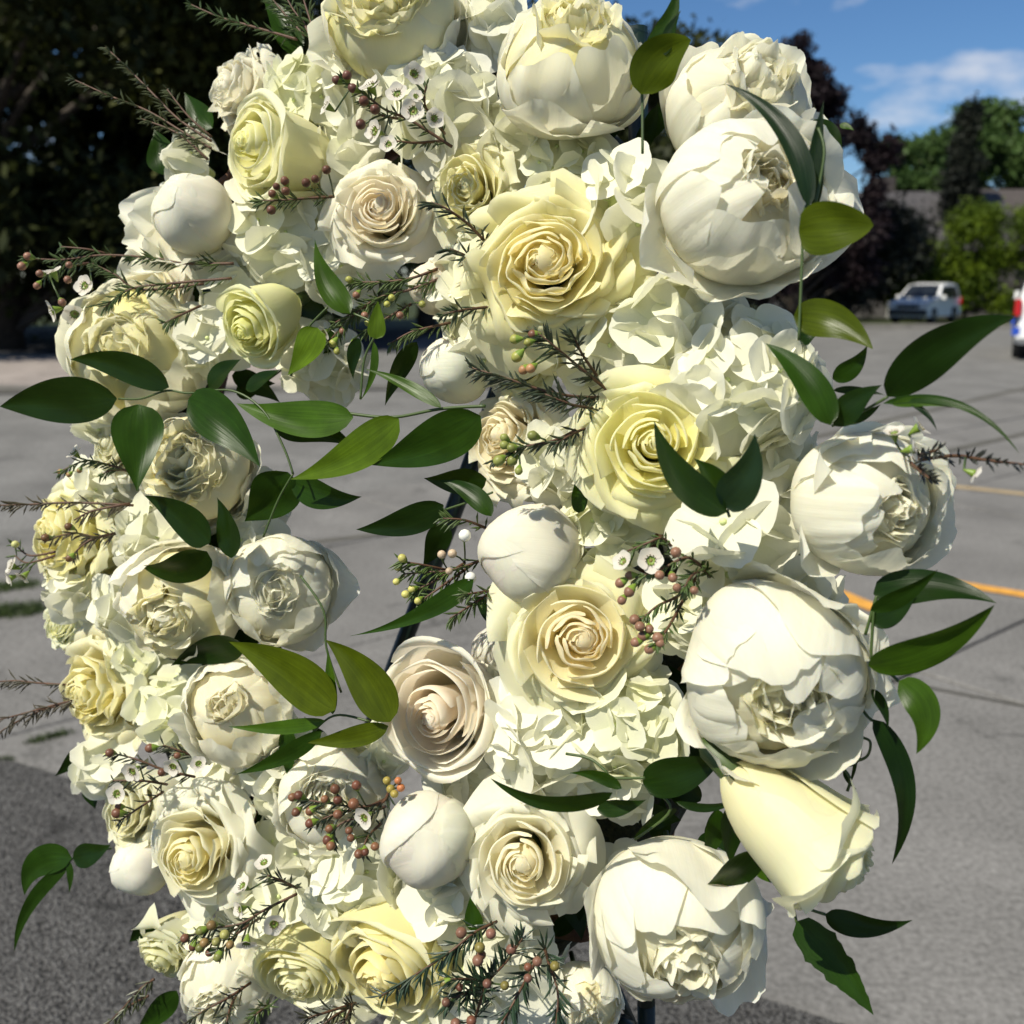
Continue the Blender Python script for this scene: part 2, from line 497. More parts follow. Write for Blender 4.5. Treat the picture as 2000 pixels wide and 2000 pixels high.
CW = (.91, .89, .75)
CI = (.91, .81, .46)
def peony(sx, sy, r, ax, ay, label, open_=40, dz=0., seed=0, nout=10, nin=26, cout=CW, cin=CI, loose=(), zs=.95, ruf=.05, inner_r=.55, inner_z=.45, roll=0., rimcurl=-.03):
    M, px = frame(sx, sy, ax, ay, dz, roll)
    rng = np.random.default_rng(2000 + seed)
    R = r * px * (1.10 if sx < 700 else .97)
    root = empty('peony', M, label, 'peony', 'white peonies of the wreath')
    lumps = [(*rng.uniform(-4, 4, 3), rng.uniform(0, 6)) for _ in range(4)]
    gap = .09 if open_ < 36 else .16
    nout += 2
    for i in range(nout):
        lay = i / max(1, nout - 1)            # 0 outermost
        phi = i * 2.39996 + rng.uniform(-.35, .35)
        th1 = math.radians(open_ + 22 * (1 - lay) ** 1.5 + rng.uniform(-14, 24))
        X, uv = shell(rng, R, phi, math.radians(172), th1, math.radians(rng.uniform(36, 52)), lump_amp=.019, pleat=.007, lumps=lumps, off=-gap * lay, spiral=rng.uniform(-.015, .035),
                      curl=rimcurl + rng.uniform(-.05, .09) + .05 * (1 - lay) ** 3, ruffle=.034, jag=.06, zs=zs, crinkle=.018, rnd=rng.uniform(.24, .38), bulge=rng.uniform(.0, .06), notch=rng.choice([0, 0, .04]))
        f = rng.uniform(.98, 1.02)
        link('petal', gridmesh('petal', X, M_PEONY, uv), root, tuple(q * f for q in cout))
    # closed heart under the ruffles
    for i in range(6):
        X, uv = shell(rng, R * .85, i * 2.39996, math.radians(150), math.radians(rng.uniform(-10, 25)), math.radians(58), lumps=lumps, off=-.05 * i / 5, curl=-.05, ruffle=.05, jag=.06, zs=zs * (.55 + .45 * inner_z), crinkle=.016, pleat=.007, rnd=.3)
        link('petal', gridmesh('petal', X, M_PEONY, uv), root, lerp3(cin, cout, rng.uniform(.2, .7)))
    nin = int(nin * (1.0 if open_ < 36 else 1.2))
    for i in range(nin):
        t = (i + .5) / nin
        rr = inner_r * math.sqrt(t) * R * .92
        phi = i * 2.39996 + rng.uniform(-.4, .4)
        # crumpled petals packed inside the bowl
        u, v, uv = uvgrid(16, 15)
        A = rng.uniform(.20, .40) * R
        ztop = R * zs * min(.95, math.sqrt(max(.05, 1 - (rr / R) ** 2)) * (inner_z + .42)) * rng.uniform(.78, 1.0)
        zz = -.1 * R + (ztop + .1 * R) * v * (1 - .28 * np.abs(u) ** 2 + .05 * wav(rng, u, .8, 3, 3) * v ** 2 + .02 * wav(rng, u, 4, 7) * v ** 4)
        hook = rng.uniform(-.22, .04) * R
        rad = rr * (v ** .6) + hook * v ** 4 + ruf * .8 * R * wav(rng, u, .8, 2.6, 3) * v ** 1.5 + rng.uniform(-.75, -.1) * A * u ** 2 * v
        tan = u * A * (.35 + .65 * sm(v / .6)) + ruf * .5 * R * wav(rng, u + v, .6, 2, 3) * v
        X = np.stack([rad * math.cos(phi) - tan * math.sin(phi), rad * math.sin(phi) + tan * math.cos(phi), zz], -1)
        c = lerp3(cin, cout, rng.uniform(.1, .9))
        link('petal', gridmesh('petal', X, M_PEONY, uv), root, c)
    for (phi_d, L, Wd, lift, cup) in loose:
        phi = math.radians(phi_d)
        u, v, uv = uvgrid(15, 17)
        w = Wd * R * (np.sin(PI * np.clip(v * .80 + .10, 0, 1)) ** .75) * (1 - .0 * v)
        ve = v * (1 - .14 * np.abs(u) ** 2.2 + .03 * wav(rng, u, .8, 2.5, 3) * v ** 3)
        rad = .15 * R + L * R * ve
        tan = u * w
        z = -.75 * R + lift * R * ve ** 1.3 + cup * R * (u ** 2) * v + .04 * R * wav(rng, u, 1, 3) * v ** 2
        X = np.stack([rad * math.cos(phi) - tan * math.sin(phi), rad * math.sin(phi) + tan * math.cos(phi), z], -1)
        link('petal', gridmesh('petal', X, M_PEONY, uv), root, cout)
    if open_ < 36:                                           # slack guard petals that break the round outline
        for q in range(4):
            phi = rng.uniform(0, 2 * PI)
            X, uv = shell(rng, R, phi, math.radians(172), math.radians(rng.uniform(52, 74)), math.radians(rng.uniform(32, 46)), off=.035, spiral=rng.uniform(-.06, .06), curl=rng.uniform(.10, .24),
                          ruffle=.05, jag=.08, zs=zs, crinkle=.02, pleat=.010, rnd=.32, lumps=lumps, lump_amp=.019)
            link('petal', gridmesh('petal', X, M_PEONY, uv), root, cout)
    calyx(root, R * .9, R * .9)
    return root

def budflower(sx, sy, r, ax, ay, label, zs=1.1, dz=0., seed=0, col=CW, n=9, loose=(), roll=0.):
    M, px = frame(sx, sy, ax, ay, dz, roll)
    rng = np.random.default_rng(3000 + seed)
    R = r * px
    root = empty('peony_bud', M, label, 'flower bud', 'round peony buds of the wreath')
    lumps = [(*rng.uniform(-5, 5, 3), rng.uniform(0, 6)) for _ in range(5)]
    for i in range(n):
        lay = i / (n - 1)
        X, uv = shell(rng, R, i * 2.39996 + rng.uniform(-.2, .2), math.radians(172), math.radians(-34 + 50 * (1 - lay) * rng.uniform(.3, 1)), math.radians(rng.uniform(62, 76)),
                      lumps=lumps, lump_amp=.018, off=-.095 * lay, spiral=.016, curl=.010, rnd=.36, ruffle=.012, jag=.05, zs=zs, crinkle=.010, pleat=.010, scallop=.002, bulge=.015)
        link('petal', gridmesh('petal', X, M_PEONY, uv), root, tuple(q * rng.uniform(.97, 1.02) for q in col))
    for (phi_d, L, Wd, lift, cup) in loose:
        phi = math.radians(phi_d)
        u, v, uv = uvgrid(15, 17)
        w = Wd * R * (np.sin(PI * np.clip(v * .80 + .10, 0, 1)) ** .75)
        ve = v * (1 - .14 * np.abs(u) ** 2.2 + .03 * wav(rng, u, .8, 2.5, 3) * v ** 3)
        rad = .15 * R + L * R * ve
        z = -.85 * R + lift * R * ve ** 1.3 + cup * R * (u ** 2) * v + .05 * R * wav(rng, u, 1, 3) * v ** 2
        tan = u * w
        X = np.stack([rad * math.cos(phi) - tan * math.sin(phi), rad * math.sin(phi) + tan * math.cos(phi), z], -1)
        link('petal', gridmesh('petal', X, M_PEONY, uv), root, col)
    calyx(root, R * .9, R * .95 * zs)
    return root

# hydrangea sepals: a few shared shapes
def sepal_mesh(k):
    rng = np.random.default_rng(500 + k)
    u, v, uv = uvgrid(10, 11)
    wide = rng.uniform(.50, .62)
    w = wide * np.sin(PI * np.clip(.05 + .80 * v, 0, 1)) ** .75
    ve = v * (1 - .15 * np.abs(u) ** 2.2 + .02 * wav(rng, u, .8, 3, 3) * v ** 2 + .008 * wav(rng, u, 5, 8) * v ** 3)
    z = rng.uniform(.0, .22) * ve ** 2 + rng.uniform(-.05, .32) * (u * w) ** 2 + .03 * wav(rng, u + v, .6, 1.6, 3) * v
    X = np.stack([ve, u * w, z], -1)
    return gridmesh('sepal', X, M_HYD, uv)
SEPALS = [sepal_mesh(k) for k in range(12)]
def eye_mesh():
    mb = MB()
    mb.lathe([(0, .085), (.05, .075), (.07, .04), (.05, .0), (.022, -.05), (.018, -.8)], 7)
    return mb.mesh('floret', M_EYE)
EYE = eye_mesh()

def hydrangea(sx, sy, r, label, n=14, dz=0., fl=62, seed=0, ax=0., ay=0., col=(.83, .835, .77), sy_=1.0):
    M, px = frame(sx, sy, ax, ay, dz + .01, 0)
    rng = np.random.default_rng(4000 + seed)
    R = r * px * 1.10
    fl *= 1.15; n = max(5, int(n * .95))
    M = M @ Matrix.Translation((0, 0, -R * .50))
    root = empty('hydrangea', M, label, 'hydrangea', 'white hydrangea heads of the wreath')
    for i in range(n):
        th = math.acos(1 - (i + .5) / n * .92)
        ph = i * 2.39996 + rng.uniform(-.3, .3)
        d = Vector((math.sin(th) * math.cos(ph), math.sin(th) * math.sin(ph) * sy_, math.cos(th)))
        pos = Vector((d.x * R * .82, d.y * R * .82, d.z * R * .75)) * rng.uniform(.86, 1.06)
        nrm = (d + Vector(rng.normal(0, .14, 3).tolist())).normalized()
        s = fl * px * rng.uniform(.74, 1.14)
        q = nrm.to_track_quat('Z', 'X').to_matrix().to_4x4()
        fm = Matrix.Translation(pos) @ q @ Matrix.Rotation(rng.uniform(0, PI), 4, 'Z') @ Matrix.Scale(s, 4)
        f = link('floret', EYE, root)
        f.matrix_local = fm
        tint = lerp3(col, (.87, .88, .60), max(0, rng.uniform(-.6, .5)))
        for k in range(4):
            o = link('petal', SEPALS[int(rng.integers(12))], f, tint)
            o.matrix_local = (Matrix.Rotation(k * PI / 2 + rng.uniform(-.14, .14), 4, 'Z') @ Matrix.Translation((.02, 0, .012 * (k % 2)))
                              @ Matrix.Rotation(rng.uniform(-.15, .03), 4, 'Y') @ Matrix.Rotation(rng.uniform(.04, .13), 4, 'X') @ Matrix.Scale(rng.uniform(.85, 1.1), 4))
    mb = MB()
    mb.lathe([(0, R * .3), (R * .35, R * .2), (R * .42, -R * .05), (R * .2, -R * .35), (.004, -R * .6), (.004, -R * 1.2)], 9)
    link('stalk', mb.mesh('stalk', M_EYE), root)
    return root

# ------------------------------------------------------------------ leaves
LIT_SHADED_GREENS = {'d': (.007, .021, .003), 'm': (.016, .044, .004), 'l': (.036, .080, .005), 'y': (.078, .135, .006), 'b': (.006, .017, .009), 'o': (.058, .080, .003)}  # shaded, lit and backlit looks of one leaf put into its colour
def leaf(parent, M0i, bx, by, tx, ty, w, bend=0., tilt=0., dz=.07, dz2=None, g='m', fold=.18, twist=0., ser=0., prof=None, droop=0., seed=0):
    rng = np.random.default_rng(int(abs(bx * 7 + by * 13 + tx)) + seed)
    dz2 = dz if dz2 is None else dz2
    nv, nu = 22, 9
    u, v, uv = uvgrid(nv, nu)
    dx, dy = tx - bx, ty - by
    L = math.hypot(dx, dy)
    nx, ny = dy / L, -dx / L
    t = np.linspace(0, 1, nv)
    mxp = bx + dx * t + nx * bend * 4 * t * (1 - t)
    myp = by + dy * t + ny * bend * 4 * t * (1 - t)
    bulge = 4 * t * (1 - t)
    mid = np.zeros((nv, 3))
    for i in range(nv):
        d = wd(mxp[i]) - (dz + (dz2 - dz) * t[i]) - droop * bulge[i]
        mid[i] = np.array(at(mxp[i], myp[i], d))
    dm = (wd((bx + tx) / 2) - dz) / FPX
    a, b = (.62, 1.05) if prof is None else prof
    wp = np.sin(PI * t ** a) ** b
    wp = np.clip(wp, 0.0, 1) * (1 + ser * .15 * rng.normal(0, 1, nv))
    wp[0] = .03; wp[-1] = .01
    Nc = np.array(-FV)
    X = np.zeros((nv, nu, 3))
    tang = np.gradient(mid, axis=0)
    tang /= np.linalg.norm(tang, axis=1)[:, None]
    for i in range(nv):
        side = np.cross(tang[i], Nc); side /= np.linalg.norm(side)     # points to the n side or opposite
        nrm = np.cross(side, tang[i])
        ns = np.array(RV) * nx + np.array(UV_) * (-ny)
        if side @ ns < 0: side = -side
        ang = math.radians(tilt + twist * (t[i] - .3))
        s2 = side * math.cos(ang) - nrm * math.sin(ang)
        n2 = nrm * math.cos(ang) + side * math.sin(ang)
        hw = .5 * w * dm * wp[i] / max(.35, math.cos(math.radians(min(70, abs(tilt)))))
        uu = np.linspace(-1, 1, nu)
        X[i] = mid[i] + np.outer(uu * hw, s2) + np.outer(fold * hw * np.abs(uu) ** 1.4 + .05 * hw * np.sin(uu * 3 + t[i] * 7), n2)
    Vl = np.array([tuple(M0i @ Vector(p)) for p in X.reshape(-1, 3)]).reshape(X.shape)
    c = LIT_SHADED_GREENS[g]
    f = rng.uniform(.85, 1.15)
    return link('leaf', gridmesh('leaf', Vl, M_LEAF, uv), parent, tuple(q * f for q in c))

def spray(label, stems, leaves, base, dz=.07, sr=.0008, cat='leaf spray', group='ruscus sprays of the wreath'):
    root = empty('ruscus_spray', Matrix.Translation(at(base[0], base[1], wd(base[0]) - dz + .02)), label, cat, group)
    Mi = root.matrix_world.inverted()
    if stems:
        mb = MB()
        for st in stems:
            pts = [Mi @ at(x, y, wd(x) - dz + .004) for x, y in smooth_path(st)]
            mb.tube(pts, sr, 6)
        link('stem', mb.mesh('stem', M_STEM), root)
    for i, l in enumerate(leaves):
        l = dict(l) if isinstance(l, dict) else dict(zip(('bx', 'by', 'tx', 'ty', 'w', 'bend', 'tilt', 'g'), l))
        l.setdefault('dz', dz)
        leaf(root, Mi, seed=i, **l)
    return root

def smooth_path(pts, n=6):
    if len(pts) < 3: return pts
    out = []
    P_ = [pts[0]] + list(pts) + [pts[-1]]
    for i in range(1, len(P_) - 2):
        p0, p1, p2, p3 = [np.array(q, float) for q in P_[i-1:i+3]]
        for k in range(n):
            t = k / n
            out.append(tuple(.5 * ((2*p1) + (-p0+p2)*t + (2*p0-5*p1+4*p2-p3)*t*t + (-p0+3*p1-3*p2+p3)*t**3)))
    out.append(tuple(pts[-1]))
    return out

# ------------------------------------------------------------------ waxflower
def wax_petal_mesh():
    u, v, uv = uvgrid(7, 7)
    rng = np.random.default_rng(77)
    w = .54 * np.sin(PI * np.clip(.10 + .78 * v, 0, 1)) ** .6
    ve = v * (1 - .18 * np.abs(u) ** 2.2)
    X = np.stack([.32 + .68 * ve, u * w, .12 + .22 * ve ** 2 + .25 * (u * w) ** 2], -1)
    return gridmesh('petal', X, M_WAX, uv)
WAXP = wax_petal_mesh()
def wax_center_mesh():
    mb = MB()
    mb.lathe([(0, .02), (.16, .03), (.30, .10), (.38, .16), (.40, .13), (.34, -.1), (.22, -.45), (.08, -.8), (0, -.85)], 10, 1)
    mb.lathe([(.0, .10), (.1, .09), (.15, .04)], 7, 0)
    for k in range(10):
        a = 2 * PI * k / 10
        c, s = math.cos(a), math.sin(a)
        mb.tube([(.26*c, .26*s, .09), (.36*c, .36*s, .3)], [.02, .03], 4, 0)
        mb.lathe([(0, .36), (.045, .32), (0, .27)], 5, 0, Matrix.Translation((.36*c, .36*s, 0)))
    return mb.mesh('blossom', [M_STAMEN, M_CALYX])
WAXC = wax_center_mesh()
def bud_mesh():
    mb = MB()
    mb.lathe([(0, 1.0), (.35, .93), (.7, .68), (.92, .25), (.97, -.1), (.80, -.55)], 10, 0)
    mb.lathe([(.86, -.42), (.74, -.8), (.45, -1.35), (.16, -1.8), (0.1, -1.9)], 10, 1)
    return mb.mesh('bud', [M_BUD, M_CALYX])
BUDM = bud_mesh()

def sprig(label, zone, stems, buds=(), blossoms=(), needles=1.0, nlen=26, dz=.085, bud_r=10., bcol=(.30, .125, .075), ncol=(.05, .08, .02),
          bcols=None, wcol=(.80, .76, .68), seed=0, tip_up=0.02, name='waxflower_sprig'):
    rng = np.random.default_rng(5000 + seed)
    k = ZO[zone][2]
    stems = [[S(zone, *p) for p in st] for st in stems]
    base = stems[0][-1]
    root = empty(name, Matrix.Translation(at(base[0], base[1], wd(base[0]) - dz * .3)), label, 'waxflower', 'waxflower sprigs of the wreath')
    Mi = root.matrix_world.inverted()
    mb = MB(); nb = MB()
    pool = []
    for si, st in enumerate(stems):
        sp = smooth_path(st, 8) if len(st) > 2 else [tuple(np.array(st[0]) + (np.array(st[1]) - np.array(st[0])) * q / 12) for q in range(13)]
        m = len(sp)
        jit = rng.uniform(-.004, .004)
        pts = []
        for i, (x, y) in enumerate(sp):
            f = i / (m - 1)
            d = wd(x) - dz * (1 - .55 * f ** 2) - jit
            pts.append(Mi @ at(x, y, d))
        mb.tube(pts, [.0005 + .0006 * i / (m - 1) for i in range(m)], 5, 0)
        for i, p in enumerate(pts): pool.append((p, sp[i], i, pts))
        if needles > 0:
            px = wd(st[0][0]) / FPX
            Ltot = sum((pts[i+1] - pts[i]).length for i in range(m - 1))
            cnt = int(Ltot / px / 4.2 * needles)
            for j in range(cnt):
                f = rng.uniform(0, .97) ** 1.15
                ii = min(m - 2, int(f * (m - 1)))
                p = pts[ii].lerp(pts[ii + 1], f * (m - 1) - ii)
                d = (pts[ii] - pts[ii + 1]).normalized()               # towards the tip
                a = d.cross(Vector(rng.normal(0, 1, 3).tolist()) + FV * .8)
                if a.length < 1e-4: continue
                a.normalize()
                dirn = (d * rng.uniform(.55, .95) + a * rng.uniform(.55, .9)).normalized()
                L = nlen * 1.35 * px * rng.uniform(.6, 1.1) * (1 - .35 * (1 - f) ** 6)
                q = p + dirn * L
                cvec = dirn.cross(FV)
                cvec = cvec.normalized() * (.00075 if cvec.length > .01 else 0)
                up = dirn.cross(cvec).normalized() * .0006
                mid = p + dirn * L * .55 + d * L * .05
                V = [p + cvec * .4, p - cvec * .4, p + up * .5, mid + cvec, mid - cvec, mid + up, q]
                nb.add(V, [(0, 1, 4, 3), (1, 2, 5, 4), (2, 0, 3, 5), (3, 4, 6), (4, 5, 6), (5, 3, 6)])
    def attach(x, y):
        best = min(pool, key=lambda e: (e[1][0] - x) ** 2 + (e[1][1] - y) ** 2)
        p, s_, i, pts = best
        return pts[min(len(pts) - 1, i + 3)]
    for bi, b in enumerate(buds):
        x, y = S(zone, b[0], b[1])
        d = wd(x) - dz - rng.uniform(0, .008)
        pos = Mi @ at(x, y, d)
        a = attach(x, y)
        dirn = (pos - a)
        if dirn.length < .002: dirn = Vector((0, 0, .01)) - FV * .01
        dirn.normalize()
        br = bud_r * .78 * (wd(x) / FPX) * rng.uniform(.85, 1.15) * (b[2] if len(b) > 2 else 1)
        q = (dirn + Vector(rng.normal(0, .15, 3).tolist()) - FV * .25).normalized()
        Mx = Matrix.Translation(pos) @ q.to_track_quat('Z', 'X').to_matrix().to_4x4() @ Matrix.Scale(br, 4)
        c = bcols[bi % len(bcols)] if bcols else bcol
        f = rng.uniform(.8, 1.2)
        o = link('bud', BUDM, root, tuple(v * f for v in c))
        o.matrix_local = Mx
        e = pos - q * br * 1.8
        mb.tube([e, e.lerp(a, .5) + Vector(rng.normal(0, .0006, 3).tolist()), a], .0006, 5, 1)
    for b in blossoms:
        x, y = S(zone, b[0], b[1]); r = b[2] * k
        d = wd(x) - dz - rng.uniform(0.002, .010)
        pos = Mi @ at(x, y, d)
        a = attach(x, y)
        q = Vector(rng.normal(0, .3, 3).tolist()) - FV
        if len(b) > 3: q = RV * b[3] + UV_ * b[4] - FV * .3
        q.normalize()
        s_ = r * d / FPX
        fm = Matrix.Translation(pos) @ q.to_track_quat('Z', 'X').to_matrix().to_4x4() @ Matrix.Rotation(rng.uniform(0, 1), 4, 'Z') @ Matrix.Scale(s_, 4)
        o = link('blossom', WAXC, root); o.matrix_local = fm
        for j in range(5):
            pt = link('petal', WAXP, o, wcol)
            pt.matrix_local = Matrix.Rotation(2 * PI * j / 5 + rng.uniform(-.1, .1), 4, 'Z') @ Matrix.Rotation(rng.uniform(-.3, .15), 4, 'Y')
        e = pos - q * s_ * .8
        mb.tube([e, a], .0006, 5, 1)
    link('stem', mb.mesh('stem', [M_TWIG, M_STEM]), root)
    if nb.f: link('foliage', nb.mesh('foliage', M_NEEDLE, smooth=False), root, ncol, kind='stuff')
    return root

# ================================================================== THE SETTING
def ground_material(name, c1, c2, grain, bump, dist, speck=None, patch=None):
    m, t, p = newmat(name)
    g = N(t, "ShaderNodeNewGeometry")
    n1 = N(t, "ShaderNodeTexNoise", Scale=grain, Detail=5.0, Roughness=.65)
    n2 = N(t, "ShaderNodeTexNoise", Scale=1.3, Detail=5.0, Roughness=.6)
    t.links.new(g.outputs['Position'], n1.inputs['Vector']); t.links.new(g.outputs['Position'], n2.inputs['Vector'])
    r1 = N(t, "ShaderNodeMapRange"); r1.inputs['From Min'].default_value = .33; r1.inputs['From Max'].default_value = .67
    t.links.new(n1.outputs['Fac'], r1.inputs['Value'])
    c = mixnode(t, c1, c2, r1.outputs[0])
    if speck:
        vo = N(t, "ShaderNodeTexVoronoi", Scale=speck[0])
        t.links.new(g.outputs['Position'], vo.inputs['Vector'])
        hs0 = N(t, "ShaderNodeMapRange"); hs0.inputs['From Min'].default_value = .15; hs0.inputs['From Max'].default_value = .9
        sp = N(t, "ShaderNodeSeparateColor")
        t.links.new(vo.outputs['Color'], sp.inputs[0]); t.links.new(sp.outputs[0], hs0.inputs['Value'])
        c = mixnode(t, c, speck[1], hs0.outputs[0])
        gap = N(t, "ShaderNodeMapRange"); gap.inputs['From Min'].default_value = .45; gap.inputs['From Max'].default_value = .75
        t.links.new(vo.outputs['Distance'], gap.inputs['Value'])
        c = mixnode(t, c, speck[2], gap.outputs[0])
    hs = N(t, "ShaderNodeHueSaturation")
    r2 = N(t, "ShaderNodeMapRange"); r2.inputs['From Min'].default_value = .3; r2.inputs['From Max'].default_value = .7
    r2.inputs['To Min'].default_value = .76; r2.inputs['To Max'].default_value = 1.2
    t.links.new(n2.outputs['Fac'], r2.inputs['Value'])
    n3 = N(t, "ShaderNodeTexNoise", Scale=3.4, Detail=6.0, Roughness=.62)
    t.links.new(g.outputs['Position'], n3.inputs['Vector'])
    r3 = N(t, "ShaderNodeMapRange"); r3.inputs['From Min'].default_value = .60; r3.inputs['From Max'].default_value = .70
    r3.inputs['To Min'].default_value = 1.0; r3.inputs['To Max'].default_value = .62
    t.links.new(n3.outputs['Fac'], r3.inputs['Value'])
    vc = N(t, "ShaderNodeTexVoronoi", Scale=.42, feature='DISTANCE_TO_EDGE')
    wob = N(t, "ShaderNodeVectorMath", operation='ADD'); t.links.new(g.outputs['Position'], wob.inputs[0])
    wn = N(t, "ShaderNodeTexNoise", Scale=2.5, Detail=5.0); t.links.new(g.outputs['Position'], wn.inputs['Vector']); t.links.new(wn.outputs['Color'], wob.inputs[1])
    t.links.new(wob.outputs[0], vc.inputs['Vector'])
    rc = N(t, "ShaderNodeMapRange"); rc.inputs['From Min'].default_value = .0; rc.inputs['From Max'].default_value = .0035
    rc.inputs['To Min'].default_value = .45; rc.inputs['To Max'].default_value = 1.0
    t.links.new(vc.outputs['Distance'], rc.inputs['Value'])
    m1 = N(t, "ShaderNodeMath", operation='MULTIPLY'); t.links.new(r2.outputs[0], m1.inputs[0]); t.links.new(r3.outputs[0], m1.inputs[1])
    m2 = N(t, "ShaderNodeMath", operation='MULTIPLY'); t.links.new(m1.outputs[0], m2.inputs[0]); t.links.new(rc.outputs[0], m2.inputs[1])
    t.links.new(m2.outputs[0], hs.inputs['Value']); t.links.new(c, hs.inputs['Color'])
    t.links.new(hs.outputs[0], p.inputs['Base Color'])
    p.inputs['Roughness'].default_value = .9
    p.inputs['Specular IOR Level'].default_value = .2
    b = N(t, "ShaderNodeBump", Strength=bump, Distance=dist)
    if speck: t.links.new(vo.outputs['Distance'], b.inputs['Height']); b.invert = True
    else: t.links.new(n1.outputs['Fac'], b.inputs['Height'])
    t.links.new(b.outputs[0], p.inputs['Normal'])
    return m
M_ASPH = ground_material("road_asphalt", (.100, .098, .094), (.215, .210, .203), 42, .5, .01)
M_CONC = ground_material("concrete", (.108, .104, .099), (.212, .205, .197), 60, .35, .006)
M_AGG = ground_material("coarse_aggregate", (.045, .043, .041), (.10, .096, .092), 60, 1.0, .008, speck=(165, (.17, .165, .16), (.022, .021, .020)))
M_ROAD_SHADE_TINT = ground_material("shade_tinted_street", (.04, .042, .048), (.06, .062, .07), 15, .4, .01)  # far street: the trees' shade is put into a darker, bluish colour
M_PAVE = ground_material("pink_paving", (.25, .22, .20), (.31, .27, .25), 20, .3, .006)
M_SOIL = ground_material("yard_ground", (.02, .028, .012), (.05, .062, .02), 6, .6, .03)
M_JOINT = ground_material("joint_fill", (.06, .055, .045), (.11, .10, .085), 50, .5, .01)
M_GRASS = plain("grass_blade", (.045, .075, .012), .6, noise=(3, .7, 1.3))
M_YEL = plain("road_yellow", (.62, .30, .045), .7, noise=(14, .75, 1.15), coord='Object')
M_YELW = plain("worn_road_yellow", (.33, .25, .14), .8, noise=(9, .8, 1.15), coord='Object')
M_CURB = ground_material("kerb_concrete", (.17, .16, .145), (.21, .2, .185), 20, .3, .006)

def sheet(name, pts, z, mat, kind='structure', parent=None):
    me = mesh(name, [(p[0], p[1], z) for p in pts], [tuple(range(len(pts)))], mat, smooth=False)
    o = link(name, me, parent)
    if kind: o['kind'] = kind
    return o

sheet('ground', [(-600, -60), (600, -60), (600, 900), (-600, 900)], -.12, M_SOIL)
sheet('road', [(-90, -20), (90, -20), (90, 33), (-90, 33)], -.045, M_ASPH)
sheet('shade_tinted_street', [(-60, 20.3), (-3.2, 20.3), (-2.0, 33), (-60, 33)], -.036, M_ROAD_SHADE_TINT)
# pale pavement strip on the left in front of the shaded street, with its kerb
mb = MB(); mb.box((-60, 14.6, -.045), (-3.0, 19.9, .03))
props(link('pavement', mb.mesh('pavement', M_PAVE, False)), kind='structure')
mb = MB(); mb.box((-60, 14.30, -.045), (-3.0, 14.597, .012)); mb.box((-60, 19.903, -.045), (-3.0, 20.15, .055))
props(link('kerb', mb.mesh('kerb', M_CURB, False)), kind='structure')
mb = MB(); mb.box((-1.9, 33.0, -.1), (90, 33.4, .10))
props(link('kerb', mb.mesh('kerb', M_CURB, False)), kind='structure')

# concrete slabs with recessed joints
T = Vector((.77, .638, 0)); T.normalize(); NN = Vector((-T.y, T.x, 0))
floor_slab = sheet('pavement_bed', [tuple(T * a + NN * b) for a, b in ((-9, .2), (16, .2), (16, 6.25), (-9, 6.25))], -.030, M_JOINT)
def slab(a0, a1, b0, b1, dz):
    g = .009
    c = T * ((a0 + a1) / 2) + NN * ((b0 + b1) / 2)
    hx, hy = (a1 - a0) / 2 - g, (b1 - b0) / 2 - g
    bv = .006
    V = []
    for (ix, iy, z) in ((hx, hy, -.03), (hx, hy, -bv), (hx - bv, hy - bv, 0)):
        for sx_, sy_ in ((-1, -1), (1, -1), (1, 1), (-1, 1)):
            p = c + T * (sx_ * ix) + NN * (sy_ * iy); V.append((p.x - c.x, p.y - c.y, z))
    Fc = [(8, 9, 10, 11)]
    for l in (0, 4):
        for k in range(4): Fc.append((l + k, l + (k + 1) % 4, l + 4 + (k + 1) % 4, l + 4 + k))
    o = link('slab', mesh('slab', V, Fc, M_CONC, smooth=False), floor_slab)
    o.location = (c.x, c.y, dz)
RNG2 = random.Random(3)
bs = [.25, 1.85, 3.5, 5.0, 6.2]
for bi in range(4):
    off = (.0, .0, .9, 0)[bi]
    for a in range(-3, 5):
        a0 = 3.6 + a * 3.0 + off; slab(a0, a0 + 3.0, bs[bi], bs[bi + 1], RNG2.uniform(-.0035, .0035))

# coarse aggregate apron in the foreground, its edge standing proud of the slabs
e0, e1 = ground(-250, 1560), ground(1640, 2000)
e0 = ground(0, 1482); dirE = (e1 - e0).normalized()
A0 = e0 - dirE * 2.2; A1 = e1 + dirE * 1.6
pts = [(A0.x, A0.y), (A0.x - 3, A0.y - 4), (A1.x - 1, A1.y - 4), (A1.x, A1.y)]
n = 46
edge = []
rg = random.Random(11)
for i in range(n + 1):
    p = A1.lerp(A0, i / n); edge.append((p.x + rg.uniform(-.012, .012), p.y + rg.uniform(-.016, .016)))
loop = [(A0.x - 3, A0.y - 4), (A1.x - 1, A1.y - 4)] + edge
V = [(x, y, .012) for x, y in loop] + [(x, y, -.02) for x, y in loop]
m_ = len(loop)
Fc = [tuple(range(m_))] + [(i, i + m_, (i + 1) % m_ + m_, (i + 1) % m_) for i in range(m_)]
props(link('driveway', mesh('driveway', V, Fc, M_AGG, smooth=False)), kind='structure')

